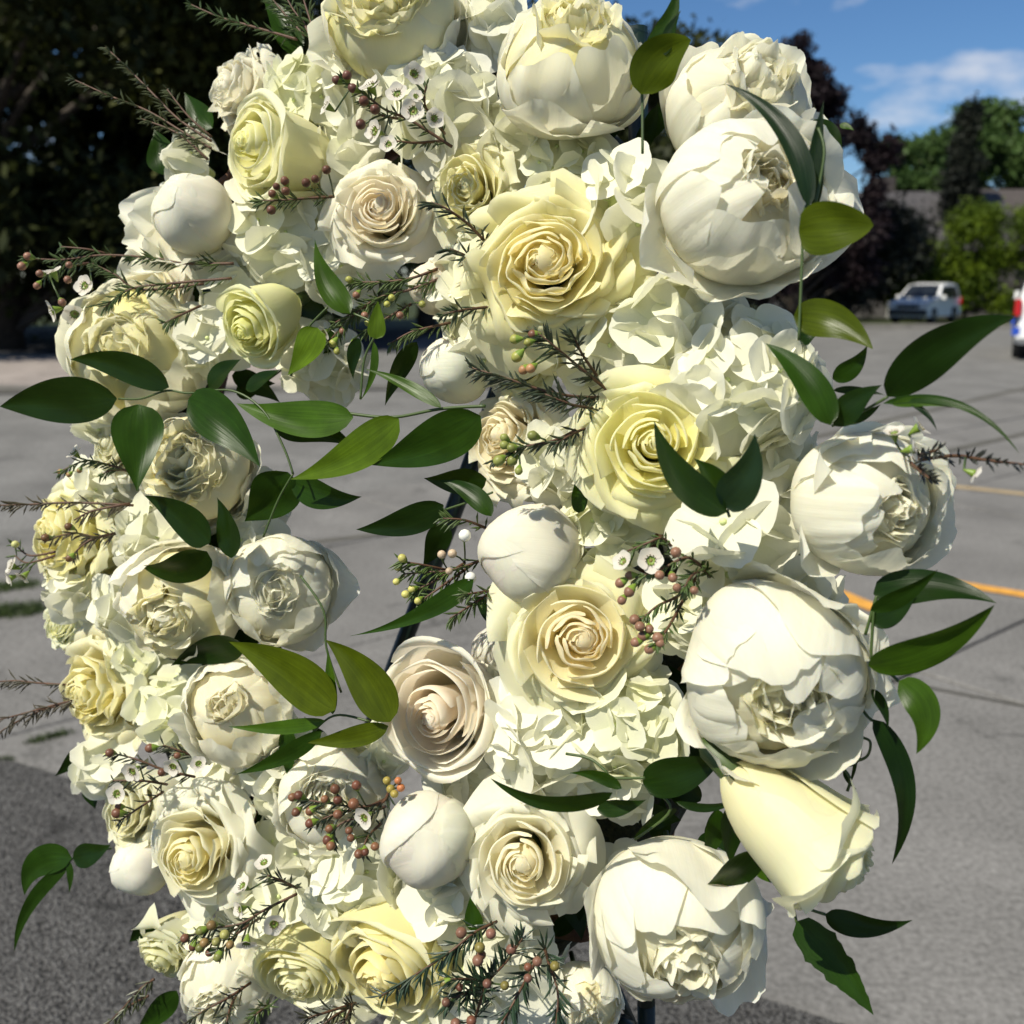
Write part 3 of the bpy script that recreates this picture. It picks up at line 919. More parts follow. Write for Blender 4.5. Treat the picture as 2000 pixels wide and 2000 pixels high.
# painted lines
def strip_line(name, p, q, w, mat, z):
    d = (q - p).normalized(); s = Vector((-d.y, d.x, 0)) * w / 2
    return sheet(name, [tuple(p - s), tuple(q - s), tuple(q + s), tuple(p + s)], z, mat)
a, b = ground(1690, 1112), ground(2000, 1163)
strip_line('road_marking', a - (b - a) * .1, b + (b - a) * 2, .10, M_YEL, .0065)
a, b = ground(1660, 1170), ground(1712, 1192)
strip_line('road_marking', a - (b - a) * 2.5, a + (b - a) * 1.0, .10, M_YEL, .0070)
a, b = ground(1700, 934), ground(2000, 966)
strip_line('road_marking', a - (b - a) * .4, b + (b - a) * 2, .12, M_YELW, .0065)
# tar-filled cracks across the road; the first strip is kerb shadow painted dark
M_TAR_KERB_SHADOW = plain("tar_and_kerb_shadow", (.075, .07, .055), .8, noise=(8, .7, 1.3))
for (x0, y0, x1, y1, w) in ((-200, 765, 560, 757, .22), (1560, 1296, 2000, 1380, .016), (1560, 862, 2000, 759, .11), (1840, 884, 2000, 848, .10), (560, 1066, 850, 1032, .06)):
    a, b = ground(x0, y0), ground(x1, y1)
    strip_line('crack_and_kerb_shadow', a, b + (b - a) * .8, w, M_TAR_KERB_SHADOW, .0050)

# grass growing in the slab joint and at the apron's edge
def grass(name, segs, width, num, h, label):
    rng = np.random.default_rng(len(segs) * 31 + num)
    Vs = []; Fs = []
    for k in range(num):
        p, q = segs[rng.integers(len(segs))]
        c = p.lerp(q, rng.uniform())
        x = c.x + rng.normal(0, width); y = c.y + rng.normal(0, width)
        a = rng.uniform(0, 2 * PI); hh = h * rng.uniform(.4, 1.2); ww = .0035
        lean = rng.normal(0, .5, 2) * hh
        i = len(Vs)
        Vs += [(x - ww * math.cos(a), y - ww * math.sin(a), -.01), (x + ww * math.cos(a), y + ww * math.sin(a), -.01), (x + lean[0], y + lean[1], hh)]
        Fs.append((i, i + 1, i + 2))
    props(link(name, mesh(name, Vs, np.array(Fs), M_GRASS, smooth=False)), label, name, kind='stuff')
grass('grass', [(ground(-150, 1175), ground(66, 1142)), (ground(-150, 1215), ground(75, 1195)), (ground(-150, 1212), ground(70, 1190))], .035, 5200, .04, 'green grass tufts growing between the slabs left of the wreath')
o = grass('moss', [(ground(-60, 1500), ground(18, 1487)), (ground(60, 1452), ground(130, 1434))], .012, 900, .02, 'thin green moss along the edge of the coarse aggregate apron')

# ------------------------------------------------------------------ trees
def foliage_mat(name, c1, c2, trans=.2):
    m, t, p = newmat(name)
    g = N(t, "ShaderNodeNewGeometry")
    n = N(t, "ShaderNodeTexNoise", Scale=.9, Detail=3.0)
    t.links.new(g.outputs['Position'], n.inputs['Vector'])
    r1 = N(t, "ShaderNodeMapRange"); r1.inputs['From Min'].default_value = .35; r1.inputs['From Max'].default_value = .65
    t.links.new(n.outputs['Fac'], r1.inputs['Value'])
    c = mixnode(t, c1, c2, r1.outputs[0])
    t.links.new(c, p.inputs['Base Color'])
    p.inputs['Roughness'].default_value = .6
    p.inputs['Specular IOR Level'].default_value = .2
    tr = N(t, "ShaderNodeBsdfTranslucent"); t.links.new(c, tr.inputs['Color'])
    mx = N(t, "ShaderNodeMixShader", Fac=trans)
    t.links.new(p.outputs[0], mx.inputs[1]); t.links.new(tr.outputs[0], mx.inputs[2])
    t.links.new(mx.outputs[0], t.nodes["Material Output"].inputs['Surface'])
    return m
F_DARK = foliage_mat("dark_foliage", (.014, .021, .006), (.040, .048, .011), .3)
F_OLIVE = foliage_mat("olive_foliage", (.030, .040, .009), (.075, .085, .018))
F_PURPLE = foliage_mat("purple_foliage", (.013, .009, .012), (.024, .015, .018))
F_GREEN = foliage_mat("fresh_foliage", (.045, .088, .024), (.08, .135, .036), .3)
F_HEDGE = foliage_mat("hedge_foliage", (.05, .085, .006), (.11, .16, .008), .25)
F_YEW = foliage_mat("yew_foliage", (.010, .013, .010), (.02, .024, .016))
M_BARK = plain("tree_bark", (.05, .04, .032), .9, noise=(9, .6, 1.4), bump=(12, .8, .03))

def tree(name, x, y, h, clumps, nleaf, size, fmat, label, cat='tree', trunk_r=.25, seed=0, group=None, z0=0., fill=.5):
    """clumps: (dx, dy, z, rx, ry, rz) ellipsoids the leaves are spread through"""
    rng = np.random.default_rng(6000 + seed)
    root = empty(name, Matrix.Translation((x, y, z0 - .1)), label, cat, group)
    mb = MB()
    top = max(c[2] for c in clumps)
    mb.tube([(0, 0, 0), (.05 * h * .1, 0, h * .25), (0.02 * h, .01 * h, h * .55), (0, 0, min(top, h * .9))], [trunk_r * 1.25, trunk_r, trunk_r * .65, trunk_r * .15], 8)
    for c in clumps:
        zb = max(.3, min(h * .8, c[2] - abs(c[0]) * .7 - c[5] * .4))
        a = Vector((0, 0, zb)); b = Vector((c[0], c[1], c[2]))
        mb.tube([a, a.lerp(b, .5) + Vector((0, 0, .15)), b], [trunk_r * .35, trunk_r * .22, trunk_r * .06], 5)
    link('trunk', mb.mesh('trunk', M_BARK), root)
    vol = np.array([c[3] * c[4] * c[5] for c in clumps]) ** .7; vol /= vol.sum()
    idx = rng.choice(len(clumps), nleaf, p=vol)
    C = np.array(clumps)[idx]
    d = rng.normal(0, 1, (nleaf, 3)); d /= np.linalg.norm(d, axis=1)[:, None]
    rad = rng.uniform(0, 1, nleaf) ** fill
    # twigs: gather leaves round seeds so that gaps open
    P0 = C[:, :3] + d * rad[:, None] * C[:, 3:6] * (1 + .18 * rng.normal(0, 1, nleaf)[:, None])
    a = rng.normal(0, 1, (nleaf, 3)); a /= np.linalg.norm(a, axis=1)[:, None]
    b = np.cross(a, rng.normal(0, 1, (nleaf, 3))); b /= np.linalg.norm(b, axis=1)[:, None]
    s = size * rng.uniform(.55, 1.3, nleaf)[:, None]
    V = np.stack([P0 - a * s, P0 - b * s * .5, P0 + a * s, P0 + b * s * .5], 1).reshape(-1, 3)
    Fc = np.arange(nleaf * 4).reshape(-1, 4)
    link('crown', mesh('crown', V, Fc, fmat, smooth=False), root, kind='stuff')
    return root

def blob(rng, n, R, zlo, zhi, rmin, rmax, flat=1.):
    out = []
    for i in range(n):
        a = rng.uniform(0, 2 * PI); q = R * math.sqrt(rng.random()); r = rng.uniform(rmin, rmax)
        out.append((q * math.cos(a), q * math.sin(a), rng.uniform(zlo, zhi), r, r, r * rng.uniform(.55, .9) * flat))
    return out
rt = random.Random(21)
G = 'dark trees along the far side of the street'
tree('tree', -11.5, 23, 17, blob(rt, 46, 5.2, 1.6, 17, 1.3, 2.3), 40000, .17, F_DARK, 'tallest dark leafy tree behind the needle sprigs on the left', trunk_r=.38, seed=1, group=G)
tree('tree', -7.0, 27, 15.5, blob(rt, 38, 3.8, 1.6, 15.5, 1.2, 2.1), 32000, .17, F_OLIVE, 'olive green tree between the tallest dark tree and the flowers', trunk_r=.30, seed=2, group=G)
tree('tree', -15.5, 28, 15, blob(rt, 36, 4.5, 1.6, 15, 1.4, 2.4), 26000, .2, F_OLIVE, 'shaded tree behind the tallest dark tree, with sky gaps in its crown', trunk_r=.34, seed=3, group=G)
tree('tree', -11.6, 32, 15, blob(rt, 34, 4.2, 2, 15, 1.4, 2.3), 26000, .19, F_DARK, 'dark tree filling the gap right of the tallest tree', trunk_r=.3, seed=13, group=G)
tree('tree', -2.6, 31, 9.5, blob(rt, 20, 3.2, 3.0, 9.0, 1.0, 1.8), 11000, .18, F_DARK, 'lower dark tree hidden behind the top of the wreath', trunk_r=.25, seed=4, group=G)
tree('tree', 4.2, 34, 9.0, blob(rt, 20, 3.0, 2.6, 8.4, 1.0, 1.8), 11000, .18, F_DARK, 'round dark tree behind the wreath, left of the purple tree', trunk_r=.25, seed=5, group=G)
def shrub(x, y, h, w, fm, label, seed, nl=6000, size=.15, cat='shrub', group='dark shrubs under the trees'):
    r = random.Random(seed)
    cl = [(r.uniform(-w, w), r.uniform(-.8, .8), r.uniform(.25, .8) * h, r.uniform(.5, .8) * h * .5, .7, h * .3) for _ in range(max(5, int(w * 4)))]
    tree('shrub', x, y, h, cl, nl, size, fm, label, cat, .07, seed, group)
shrub(-15, 34.6, 6.4, 5.0, F_DARK, 'black shaded hedge under the trees at the far left', 31, 16000)
shrub(-6, 35.2, 5.4, 4.5, F_DARK, 'dark hedge beneath the olive green tree', 32, 14000)
shrub(2, 35.5, 3.0, 4.2, F_DARK, 'dark hedge glimpsed through the top of the wreath opening', 33, 9000)
shrub(10.4, 35.6, 4.0, 3.2, F_YEW, 'black shrubs beneath the purple tree beside the wreath', 34, 12000)
shrub(13.6, 41.5, 4.6, 1.9, F_YEW, 'dark shrub with bronze leaves left of the parked car', 35, 12000)

# purple-leaved tree with an uneven spiky top
cl = []
rp = random.Random(5)
for i in range(44):
    z = 1.2 + 6.6 * (i / 43)
    rr = (1.95 * (1 - (i / 43) ** 1.6) + .25)
    a = rp.uniform(0, 2 * PI)
    cl.append((rr * math.cos(a) * rp.uniform(.3, 1.15), rr * math.sin(a) * .8, z + rp.uniform(-.3, .3), rp.uniform(.35, .6), rp.uniform(.35, .6), rp.uniform(.35, .62)))
for (dx, z) in ((-1.9, 7.6), (-1.4, 7.7), (-.75, 8.3), (-.3, 8.6), (.1, 7.7), (.9, 7.0), (1.55, 6.2), (1.95, 5.9), (2.3, 5.3), (2.75, 5.6), (2.4, 4.4), (2.2, 3.6), (2.6, 3.3)):
    cl.append((dx, 0, z, .42, .4, .6))
tree('purple_tree', 9.3, 33.8, 9.6, cl, 26000, .12, F_PURPLE, 'dark purple leafed tree with spiky top against blue sky', trunk_r=.2, seed=6)
# narrow dark conifer
cl = []
for i in range(30):
    z = .6 + 8.2 * i / 29
    r = 1.25 * (1 - .62 * (i / 29) ** 2.2) * rp.uniform(.8, 1.1)
    cl.append((rp.uniform(-.25, .25), rp.uniform(-.25, .25), z, r * .85, r * .85, .6))
tree('conifer', 19.9, 46.5, 9, cl, 18000, .11, F_YEW, 'narrow blackish conifer rising in front of the house roof', trunk_r=.16, seed=7)
# loose green trees behind
tree('tree', 27.2, 56, 11, blob(rt, 30, 3.4, 4.6, 10.4, .9, 1.6), 15000, .2, F_GREEN, 'fresh green tree right of the narrow black conifer', trunk_r=.25, seed=8, group='fresh green trees behind the houses')
tree('tree', 21.2, 55, 9, blob(rt, 18, 2.3, 4.6, 9.0, .7, 1.2), 7000, .2, F_GREEN, 'fresh green tree between the purple tree and the conifer', trunk_r=.2, seed=9, group='fresh green trees behind the houses')
tree('tree', 33, 57, 13, blob(rt, 26, 4.0, 4.6, 12.5, 1.1, 1.8), 12000, .22, F_GREEN, 'tallest fresh green tree at the right edge of the view', trunk_r=.3, seed=10, group='fresh green trees behind the houses')
# sunlit yellow-green hedge
cl = []
for i in range(60):
    x = rp.uniform(-2.9, 5.2)
    top = 5.0 if x > -.2 else 5.0 + (x + .2) * 1.0
    z = rp.uniform(.5, max(.9, top - .7))
    cl.append((x, rp.uniform(-.5, .8), z, rp.uniform(.6, 1.0), .7, rp.uniform(.6, .95)))
tree('hedge', 18.5, 41.8, 5.0, cl, 30000, .10, F_HEDGE, 'sunlit yellow green hedge behind the white parked car', 'hedge', .08, 12)

# houses, mostly hidden behind the trees
M_ROOF = plain("roof_shingle", (.06, .056, .06), .85, noise=(5, .75, 1.2))
M_ROOF2 = plain("brown_roof", (.06, .05, .048), .85, noise=(5, .75, 1.2))
M_WALL = plain("house_wall", (.09, .085, .085), .8, noise=(2, .85, 1.1))
M_GLASS = plain("dark_glass", (.012, .015, .018), .08, .6)
M_WHITE = plain("white_trim", (.75, .75, .73), .5)
def house(x, y, wx, wy, hw, hr, mat, label):
    root = empty('house', Matrix.Translation((x, y, -.12)), label, 'house', 'houses behind the trees')
    mb = MB(); mb.box((-wx, -wy, 0), (wx, wy, hw)); link('wall', mb.mesh('wall', M_WALL, False), root)
    mb = MB()
    o = .4
    V = [(-wx - o, -wy - o, hw - .12), (wx + o, -wy - o, hw - .12), (wx + o, wy + o, hw - .12), (-wx - o, wy + o, hw - .12), (-wx - o, 0, hr), (wx + o, 0, hr)]
    mb.add(V, [(0, 1, 5, 4), (2, 3, 4, 5), (0, 4, 3), (1, 2, 5), (3, 2, 1, 0)])
    rf = link('roof', mb.mesh('roof', mat, False), root)
    mb = MB(); mb.box((-.35, .5, hr - 1.2), (.35, 1.2, hr + .7)); link('chimney', mb.mesh('chimney', M_ROOF2, False), rf)
    for k in (-.55, .35):
        mb = MB(); mb.box((wx * k - .6, -wy - .06, 1.0), (wx * k + .6, -wy - .003, 2.2)); f = link('window', mb.mesh('window', M_WHITE, False), root)
        mb = MB(); mb.box((wx * k - .5, -wy - .08, 1.1), (wx * k + .5, -wy - .062, 2.1)); link('pane', mb.mesh('pane', M_GLASS, False), f)
    mb = MB(); mb.box((-.1 * wx - .45, -wy - .06, 0), (-.1 * wx + .45, -wy - .003, 2.05)); link('door', mb.mesh('door', M_WHITE, False), root)
house(17.5, 48.5, 4.6, 3.2, 3.0, 5.6, M_ROOF, 'grey roofed house glimpsed between the purple tree and the conifer')
house(27.0, 52, 5.0, 3.2, 3.2, 6.0, M_ROOF2, 'brown roofed house showing above the yellow green hedge')

# ------------------------------------------------------------------ cars
M_WPAINT = plain("white_car_paint", (.78, .78, .78), .25, .6)
M_BPAINT = plain("blue_stripe", (.02, .07, .42), .35, .5)
M_RED = plain("red_lamp", (.42, .008, .012), .2, .6)
M_BLACK = plain("black_rubber", (.012, .012, .013), .75)
M_CHROME = plain("wheel_metal", (.35, .35, .36), .35, .5, metallic=.8)
M_LAMP = plain("lamp_glass", (.65, .66, .68), .12, .6)
M_DARKPLASTIC = plain("dark_plastic", (.02, .02, .022), .5)
def suv(x, y, rz, label, police=False, sc=1.0):
    """local frame: rear bumper at y=0, nose at y=4.7, wheels on z=0"""
    root = empty('parked_car', Matrix.Translation((x, y, -.045)) @ Matrix.Rotation(rz, 4, 'Z') @ Matrix.Scale(sc, 4), label, 'car', 'white cars parked in the street')
    w = .93
    prof = [(.03, .42), (.0, .62), (.03, .98), (.10, 1.06), (.42, 1.70), (.60, 1.77), (1.6, 1.80), (2.55, 1.74), (3.45, 1.12), (4.50, .98), (4.68, .80), (4.70, .45), (4.6, .30), (.15, .30)]
    def half(z, y_):
        if z > 1.08: return w - .20 * (z - 1.08) / .7
        if z < .5: return w - .04
        e = min(y_, 4.7 - y_)
        return w - .10 * max(0, 1 - e / .35) ** 2
    V = []; npf = len(prof)
    secs = (-1, -.88, 0, .88, 1)
    for s_ in secs:
        for (yy, zz) in prof:
            h = half(zz, yy)
            inset = .035 if abs(s_) == 1 else 0
            cy, cz = 2.35, 1.0
            V.append((s_ * h, yy + (cy - yy) * inset * .6, zz + (cz - zz) * inset))
    Fc = []
    for i in range(len(secs) - 1):
        for k in range(npf):
            a = i * npf + k; b = i * npf + (k + 1) % npf
            Fc.append((a, b, b + npf, a + npf))
    Fc.append(tuple(range(npf))); Fc.append(tuple(range((len(secs) - 1) * npf, len(secs) * npf))[::-1])
    link('body', mesh('body', V, Fc, M_WPAINT, smooth=False), root)
    def quad(name, pts, th, mat, parent=root):
        a = [Vector(p) for p in pts]
        nrm = (a[1] - a[0]).cross(a[2] - a[0]).normalized() * th
        V = [p + nrm * .2 for p in a] + [p + nrm for p in a]
        k = len(a)
        Fc = [tuple(range(k))[::-1], tuple(range(k, 2 * k))] + [(i, (i + 1) % k, (i + 1) % k + k, i + k) for i in range(k)]
        return link(name, mesh(name, V, Fc, mat, smooth=False), parent)
    quad('rear_window', [(-.70, .115, 1.12), (.70, .115, 1.12), (.60, .395, 1.64), (-.60, .395, 1.64)], .03, M_GLASS)
    quad('windscreen', [(.78, 3.40, 1.17), (-.78, 3.40, 1.17), (-.66, 2.60, 1.70), (.66, 2.60, 1.70)], .03, M_GLASS)
    for s_ in (-1, 1):
        def side(name, pts, mat, th=.02):
            P3 = [(s_ * (half(z, yy) + .004), yy, z) for yy, z in pts]
            if s_ < 0: P3 = P3[::-1]
            return quad(name, P3, th, mat)
        side('side_window', [(.55, 1.14), (1.45, 1.14), (1.45, 1.66), (.80, 1.66)], M_GLASS)
        side('side_window', [(1.53, 1.14), (2.30, 1.14), (2.30, 1.64), (1.53, 1.66)], M_GLASS)
        side('side_window', [(2.38, 1.14), (3.20, 1.14), (2.62, 1.62), (2.38, 1.64)], M_GLASS)
        if police: side('stripe', [(.1, .55), (4.3, .55), (4.3, .72), (.1, .74)], M_BPAINT, .012)
        for yy, zz in ((1.4, .96), (2.35, .96)):
            mb = MB(); mb.box((s_ * .94 - .012, yy - .2, zz - .015), (s_ * .94 + .012, yy, zz + .02)); link('door_handle', mb.mesh('door_handle', M_WPAINT, False), root)
        mb = MB(); mb.box((s_ * 1.02 - .09, 3.0, 1.10), (s_ * 1.02 + .09, 3.12, 1.26)); link('mirror', mb.mesh('mirror', M_WPAINT, False), root)
        mb = MB(); mb.box((s_ * .875 - .055, -.035, .84), (s_ * .875 + .055, .16, 1.14)); link('tail_light', mb.mesh('tail_light', M_RED, False), root)
        mb = MB(); mb.box((s_ * .72 - .17, 4.50, .74), (s_ * .72 + .17, 4.71, .92)); link('headlight', mb.mesh('headlight', M_LAMP, False), root)
        for yy in (.92, 3.82):
            Mx = Matrix.Translation((s_ * .80, yy, .36)) @ Matrix.Rotation(PI / 2, 4, 'Y')
            mb = MB(); mb.lathe([(.20, -.13), (.34, -.13), (.37, -.09), (.37, .09), (.34, .13), (.20, .13), (.20, -.13)], 22, 0, Mx)
            wh = link('wheel', mb.mesh('wheel', M_BLACK), root)
            mb = MB(); mb.lathe([(0, .10), (.06, .115), (.10, .09), (.2, .12), (.2, -.12), (.1, -.09), (.06, -.115), (0, -.1)], 12, 0, Mx); link('rim', mb.mesh('rim', M_CHROME), wh)
    mb = MB(); mb.box((-.86, -.07, .42), (.86, .05, .66)); bp_ = link('bumper', mb.mesh('bumper', M_WPAINT, False), root)
    if police:
        mb = MB(); mb.box((-.935, -.075, .48), (-.80, .04, .63)); link('stripe', mb.mesh('stripe', M_BPAINT, False), bp_)
        mb = MB(); mb.box((-.958, -.02, .66), (-.915, .30, .78)); link('stripe', mb.mesh('stripe', M_BPAINT, False), bp_)
        # slanted blue band across the tailgate
        quad('stripe', [(-.80, -.012, .70), (-.50, -.012, .70), (-.05, -.012, .82), (-.30, -.012, .82)], .012, M_BPAINT)
        quad('stripe', [(-.30, -.012, .67), (.30, -.012, .67), (.40, -.012, .71), (-.2, -.012, .71)], .012, M_BPAINT)
    mb = MB(); mb.box((-.26, -.02, .74), (.26, -.004, .90)); link('number_plate', mb.mesh('number_plate', M_LAMP, False), root)
    mb = MB(); mb.box((-.86, 4.62, .42), (.86, 4.76, .64)); link('front_bumper', mb.mesh('front_bumper', M_DARKPLASTIC, False), root)
    quad('grille', [(.5, 4.695, .70), (-.5, 4.695, .70), (-.5, 4.67, .88), (.5, 4.67, .88)], .04, M_DARKPLASTIC)
    return root
suv(10.62, 19.45, math.radians(-29), 'white vehicle with blue stripes and red tail light at right edge', True, 1.04)
suv(16.6, 39.6, math.radians(140), 'distant white car parked in front of the yellow green hedge', False, .80)

# ================================================================== THE STAND AND THE RING
def ringpt(a, rx=520, ry=830, dzb=.095):
    sx, sy = 850 + rx * math.cos(a), 1020 - ry * math.sin(a)
    return sx, sy, at(sx, sy, wd(sx) + dzb)
cpt = at(850, 1020, wd(850) + .09)
ring = empty('wreath_ring', Matrix.Translation(cpt), 'dark mossy vine ring holding all the flowers', 'wreath base')
Mi = ring.matrix_world.inverted()
mb = MB(); mb.tube([Mi @ ringpt(2 * PI * k / 48)[2] for k in range(49)], .034, 10, cap=False)
link('moss_ring', mb.mesh('moss_ring', M_MOSS), ring)
for j in range(5):
    mb = MB(); pts = []
    for k in range(97):
        a = 2 * PI * k / 96
        off = .036 + .004 * math.sin(3 * a + j)
        ph = a * (5 + j % 3) + j * 1.3
        c0 = ringpt(a)[2]; rad_ = (c0 - cpt); rad_.normalize()
        pts.append(Mi @ (c0 + rad_ * off * math.cos(ph) + FV * off * math.sin(ph)))
    mb.tube(pts, .006, 6, cap=False); link('vine', mb.mesh('vine', M_BARK_RING), ring)

easel = empty('easel', Matrix.Translation((0, .8, 0)), 'dark green metal easel holding up the flower wreath', 'easel')
Mi = easel.matrix_world.inverted()
def rod(name, p, q, r):
    mb = MB(); mb.tube([Mi @ p, Mi @ q], r, 10); return link(name, mb.mesh(name, M_EASEL), easel)
p0 = at(912, 930, .86); p1 = at(758, 1335, .98)
d = (p1 - p0)
foot = p0 + d * (p0.z / -d.z)
rod('leg', p0 - d * 1.5, foot, .0085)
apex = p0 - d * 1.5
for sx in (1262,):
    q0 = at(sx, 1960, wd(sx) + .14); q1 = Vector((q0.x * 1.12 + (.02 if sx > 1000 else -.02), q0.y - .02, 0))
    rod('leg', apex, q0, .007); rod('leg', q0, q1, .007)
a, b = at(1205, 1930, wd(1200) + .10), at(1250, 2030, wd(1200) + .12)
rod('hook', a, b, .003)
a, b = at(1222, 1990, wd(1200) + .09), at(1195, 2080, wd(1200) + .09)
rod('hook', a, b, .007)

# ================================================================== THE FLOWERS
Y1 = (.93, .85, .36); Y2 = (.90, .86, .48)       # butter yellow heart, cream outside
G1 = (.91, .88, .32); G2 = (.89, .88, .50)       # greenish yellow
P1 = (.94, .82, .60); P2 = (.915, .875, .72)       # peach heart, ivory outside
W1 = (.93, .86, .52); W2 = (.91, .89, .73)       # near white rose
A1_ = (.95, .83, .40); A2_ = (.91, .86, .48)     # apricot yellow
B1 = (.96, .83, .66); B2 = (.93, .87, .74)       # blush

# ---- roses
rose(1072, 520, 174, -.10, -.06, A1_, A2_, 'big ruffled apricot yellow rose with ragged rim, largest of the roses', wild=1, dz=.055, seed=1, H=.9, rag=.055, ruffle=.06, roll=.18, p=1.0, drop=.28)
rose(735, 405, 108, -.14, .10, P1, P2, 'ivory rose with peach heart beside the long reddish bud sprig', n=28, dz=.02, seed=2, H=1.2, rag=.02, ruffle=.03, p=1.2)
rose(482, 285, 90, -.70, -.08, G1, (.90, .88, .58), 'pale lemon rose facing left above the smooth white ball bud', dz=.05, seed=3, H=2.5, drop=.10, roll=.12, few=1, flat=.15, core=6)
rose(446, 165, 90, -.72, .12, P2, (.84, .80, .64), 'cream rose with frilled rim seen from behind the lemon rose', n=20, dz=-.015, seed=4, H=1.5, rag=.05, ruffle=.06)
rose(915, 368, 100, -.34, -.02, (.94, .88, .46), (.90, .87, .58), 'loose pale yellow rose squeezed behind the big apricot yellow rose', dz=.015, seed=5, H=1.1, rag=.04, ruffle=.07)
rose(476, 642, 66, -.46, -.48, (.86, .84, .22), (.88, .87, .52), 'half opened greenish yellow rose under the white hydrangea', dz=.05, seed=6, H=2.5, mat=M_GREENROSE, rag=.04, drop=.08, roll=.12, few=1, flat=.15, core=7)
rose(282, 585, 110, -.1, .35, W1, (.84, .80, .66), 'rounded cream bloom under the needle twigs with white waxflowers', n=20, dz=-.02, seed=7, H=1.1)
rose(104, 1058, 104, -.62, .0, Y1, Y2, 'frilly yellow rose at the far left under the brown twig', dz=.0, seed=8, H=2.1, rag=.06, ruffle=.08, drop=.2)
rose(176, 1350, 118, -.55, -.05, Y1, (.84, .79, .50), 'frilly yellow rose above the coarse asphalt, behind bare twigs', n=28, dz=.0, seed=9, H=1.5, rag=.06, ruffle=.07, drop=.2)
rose(236, 1590, 84, -.50, .10, (.82, .78, .48), (.83, .81, .60), 'yellow cream rose behind brown bud sprig at lower left', n=20, dz=.0, seed=10, H=1.5, ruffle=.06)
rose(372, 1665, 118, -.28, .02, (.92, .83, .40), W2, 'big near white rose with deep lemon heart at lower left', n=30, dz=.045, seed=11, H=1.2, drop=.38, ruffle=.035, roll=.26)
rose(318, 1882, 72, -.25, -.55, (.80, .78, .36), (.82, .81, .55), 'pale green yellow rose with folded outer petals below the lemon hearted rose', n=16, dz=.01, seed=12, H=1.6, rag=.06)
rose(575, 1925, 78, -.25, -.45, Y2, Y2, 'cream rose cut by the lower edge beside the white peony', dz=.03, seed=13, H=2.2, drop=.1, few=1, flat=.2)
rose(735, 1925, 112, -.42, -.44, (.92, .80, .28), A2_, 'yellow rose with golden heart under the dark needle sprig', dz=.04, seed=14, H=2.3, rag=.06, ruffle=.07, few=1, flat=.2)
rose(836, 1388, 108, -.42, .04, B1, B2, 'blush pink rose beside the big olive green leaves', dz=.04, seed=15, H=2.3, drop=.12, roll=.2, few=1, flat=.2, core=7)
rose(1025, 1686, 140, -.12, .04, (.94, .85, .56), W2, 'ivory white rose with neat spiral heart under a curled dark leaf', n=28, dz=.045, seed=16, H=1.0, drop=.40, roll=.30, ruffle=.03)
rose(1122, 1250, 146, -.02, .03, (.95, .80, .46), (.90, .87, .56), 'cream yellow rose with tight apricot spiral heart left of the pink berries', core=10, dz=.045, seed=17, H=.95, drop=.36, ruffle=.035, p=1.25)
rose(1268, 872, 146, -.14, .03, (.94, .88, .36), (.90, .87, .48), 'pale yellow rose half covered by two dark curved leaves', n=30, dz=.06, seed=18, H=1.0, drop=.34, ruffle=.03, p=1.2)
rose(978, 860, 112, -.66, .05, (.92, .82, .56), (.88, .83, .64), 'peach cream rose in profile left of the green bud sprig', n=24, dz=.0, seed=19, H=1.3, ruffle=.06)
rose(1652, 1706, 132, .70, -.62, Y2, (.89, .87, .62), 'cream rose hanging sideways over the road at lower right', dz=.055, seed=24, H=2.3, drop=.30, roll=.2, rag=.04, rings=[(3, .42, .05, .1, 72), (3, .68, .05, .5, 74), (3, .90, -.02, .95, 76)], flat=.12, core=6, ruffle=.07)
rose(110, 1215, 62, -.6, .1, G2, (.81, .82, .58), 'pale green cream rose squeezed between two frilly yellow roses', n=14, dz=-.03, seed=21, H=1.3)
rose(210, 870, 70, -.45, .1, (.82, .80, .55), (.84, .82, .66), 'pale cream rose behind the hanging heart shaped leaf', n=18, dz=-.01, seed=22, H=1.2)
rose(1020, 712, 56, -.4, .3, Y2, Y2, 'small yellow cream rose behind the dark needle tips', n=16, dz=-.005, seed=23, H=1.3)

# ---- peonies
peony(765, 30, 158, -.12, .16, 'ruffled pale yellow peony at the very top of the wreath', open_=66, seed=1, nout=6, nin=44, inner_r=.85, inner_z=.58, ruf=.075, cin=(.94, .88, .36), dz=.01,
      loose=((200, 1.05, .6, .6, .3), (250, 1.0, .5, .6, .3), (300, 1.0, .55, .6, .3)))
peony(1118, 122, 162, .04, .50, 'huge cup shaped white peony at the top with yellow heart', open_=50, seed=2, nout=10, nin=26, inner_r=.6, inner_z=.5, cin=(.94, .86, .34), dz=.03,
      loose=((262, 1.0, .75, .55, .25),))
peony(1448, 218, 160, .18, .35, 'white peony with crumpled centre behind the largest round peony', open_=52, seed=3, nout=10, nin=30, inner_r=.65, inner_z=.62, cin=(.90, .86, .64), dz=-.02)
peony(1452, 394, 168, .18, .08, 'largest round white peony with small creamy opening, against the purple tree', open_=22, seed=4, nout=12, nin=24, inner_r=.46, inner_z=.62, cin=(.92, .80, .46), dz=.045,
      loose=((4, 1.68, .80, .30, .35), (212, 1.36, .8, .70, .45), (248, 1.15, .8, .65, .45)))
peony(1692, 985, 146, .30, -.10, 'white peony in front of the road beside white waxflowers', open_=26, seed=5, nout=12, nin=26, inner_r=.55, inner_z=.55, cin=(.90, .84, .56), dz=.03,
      loose=((222, 1.18, .55, .75, .4), (140, 1.05, .6, .95, .5)))
peony(1515, 1315, 186, -.02, -.22, 'biggest white peony at right with berry shadows on its petals', open_=20, seed=6, nout=12, nin=30, inner_r=.58, inner_z=.66, cin=(.92, .86, .50), dz=.05)
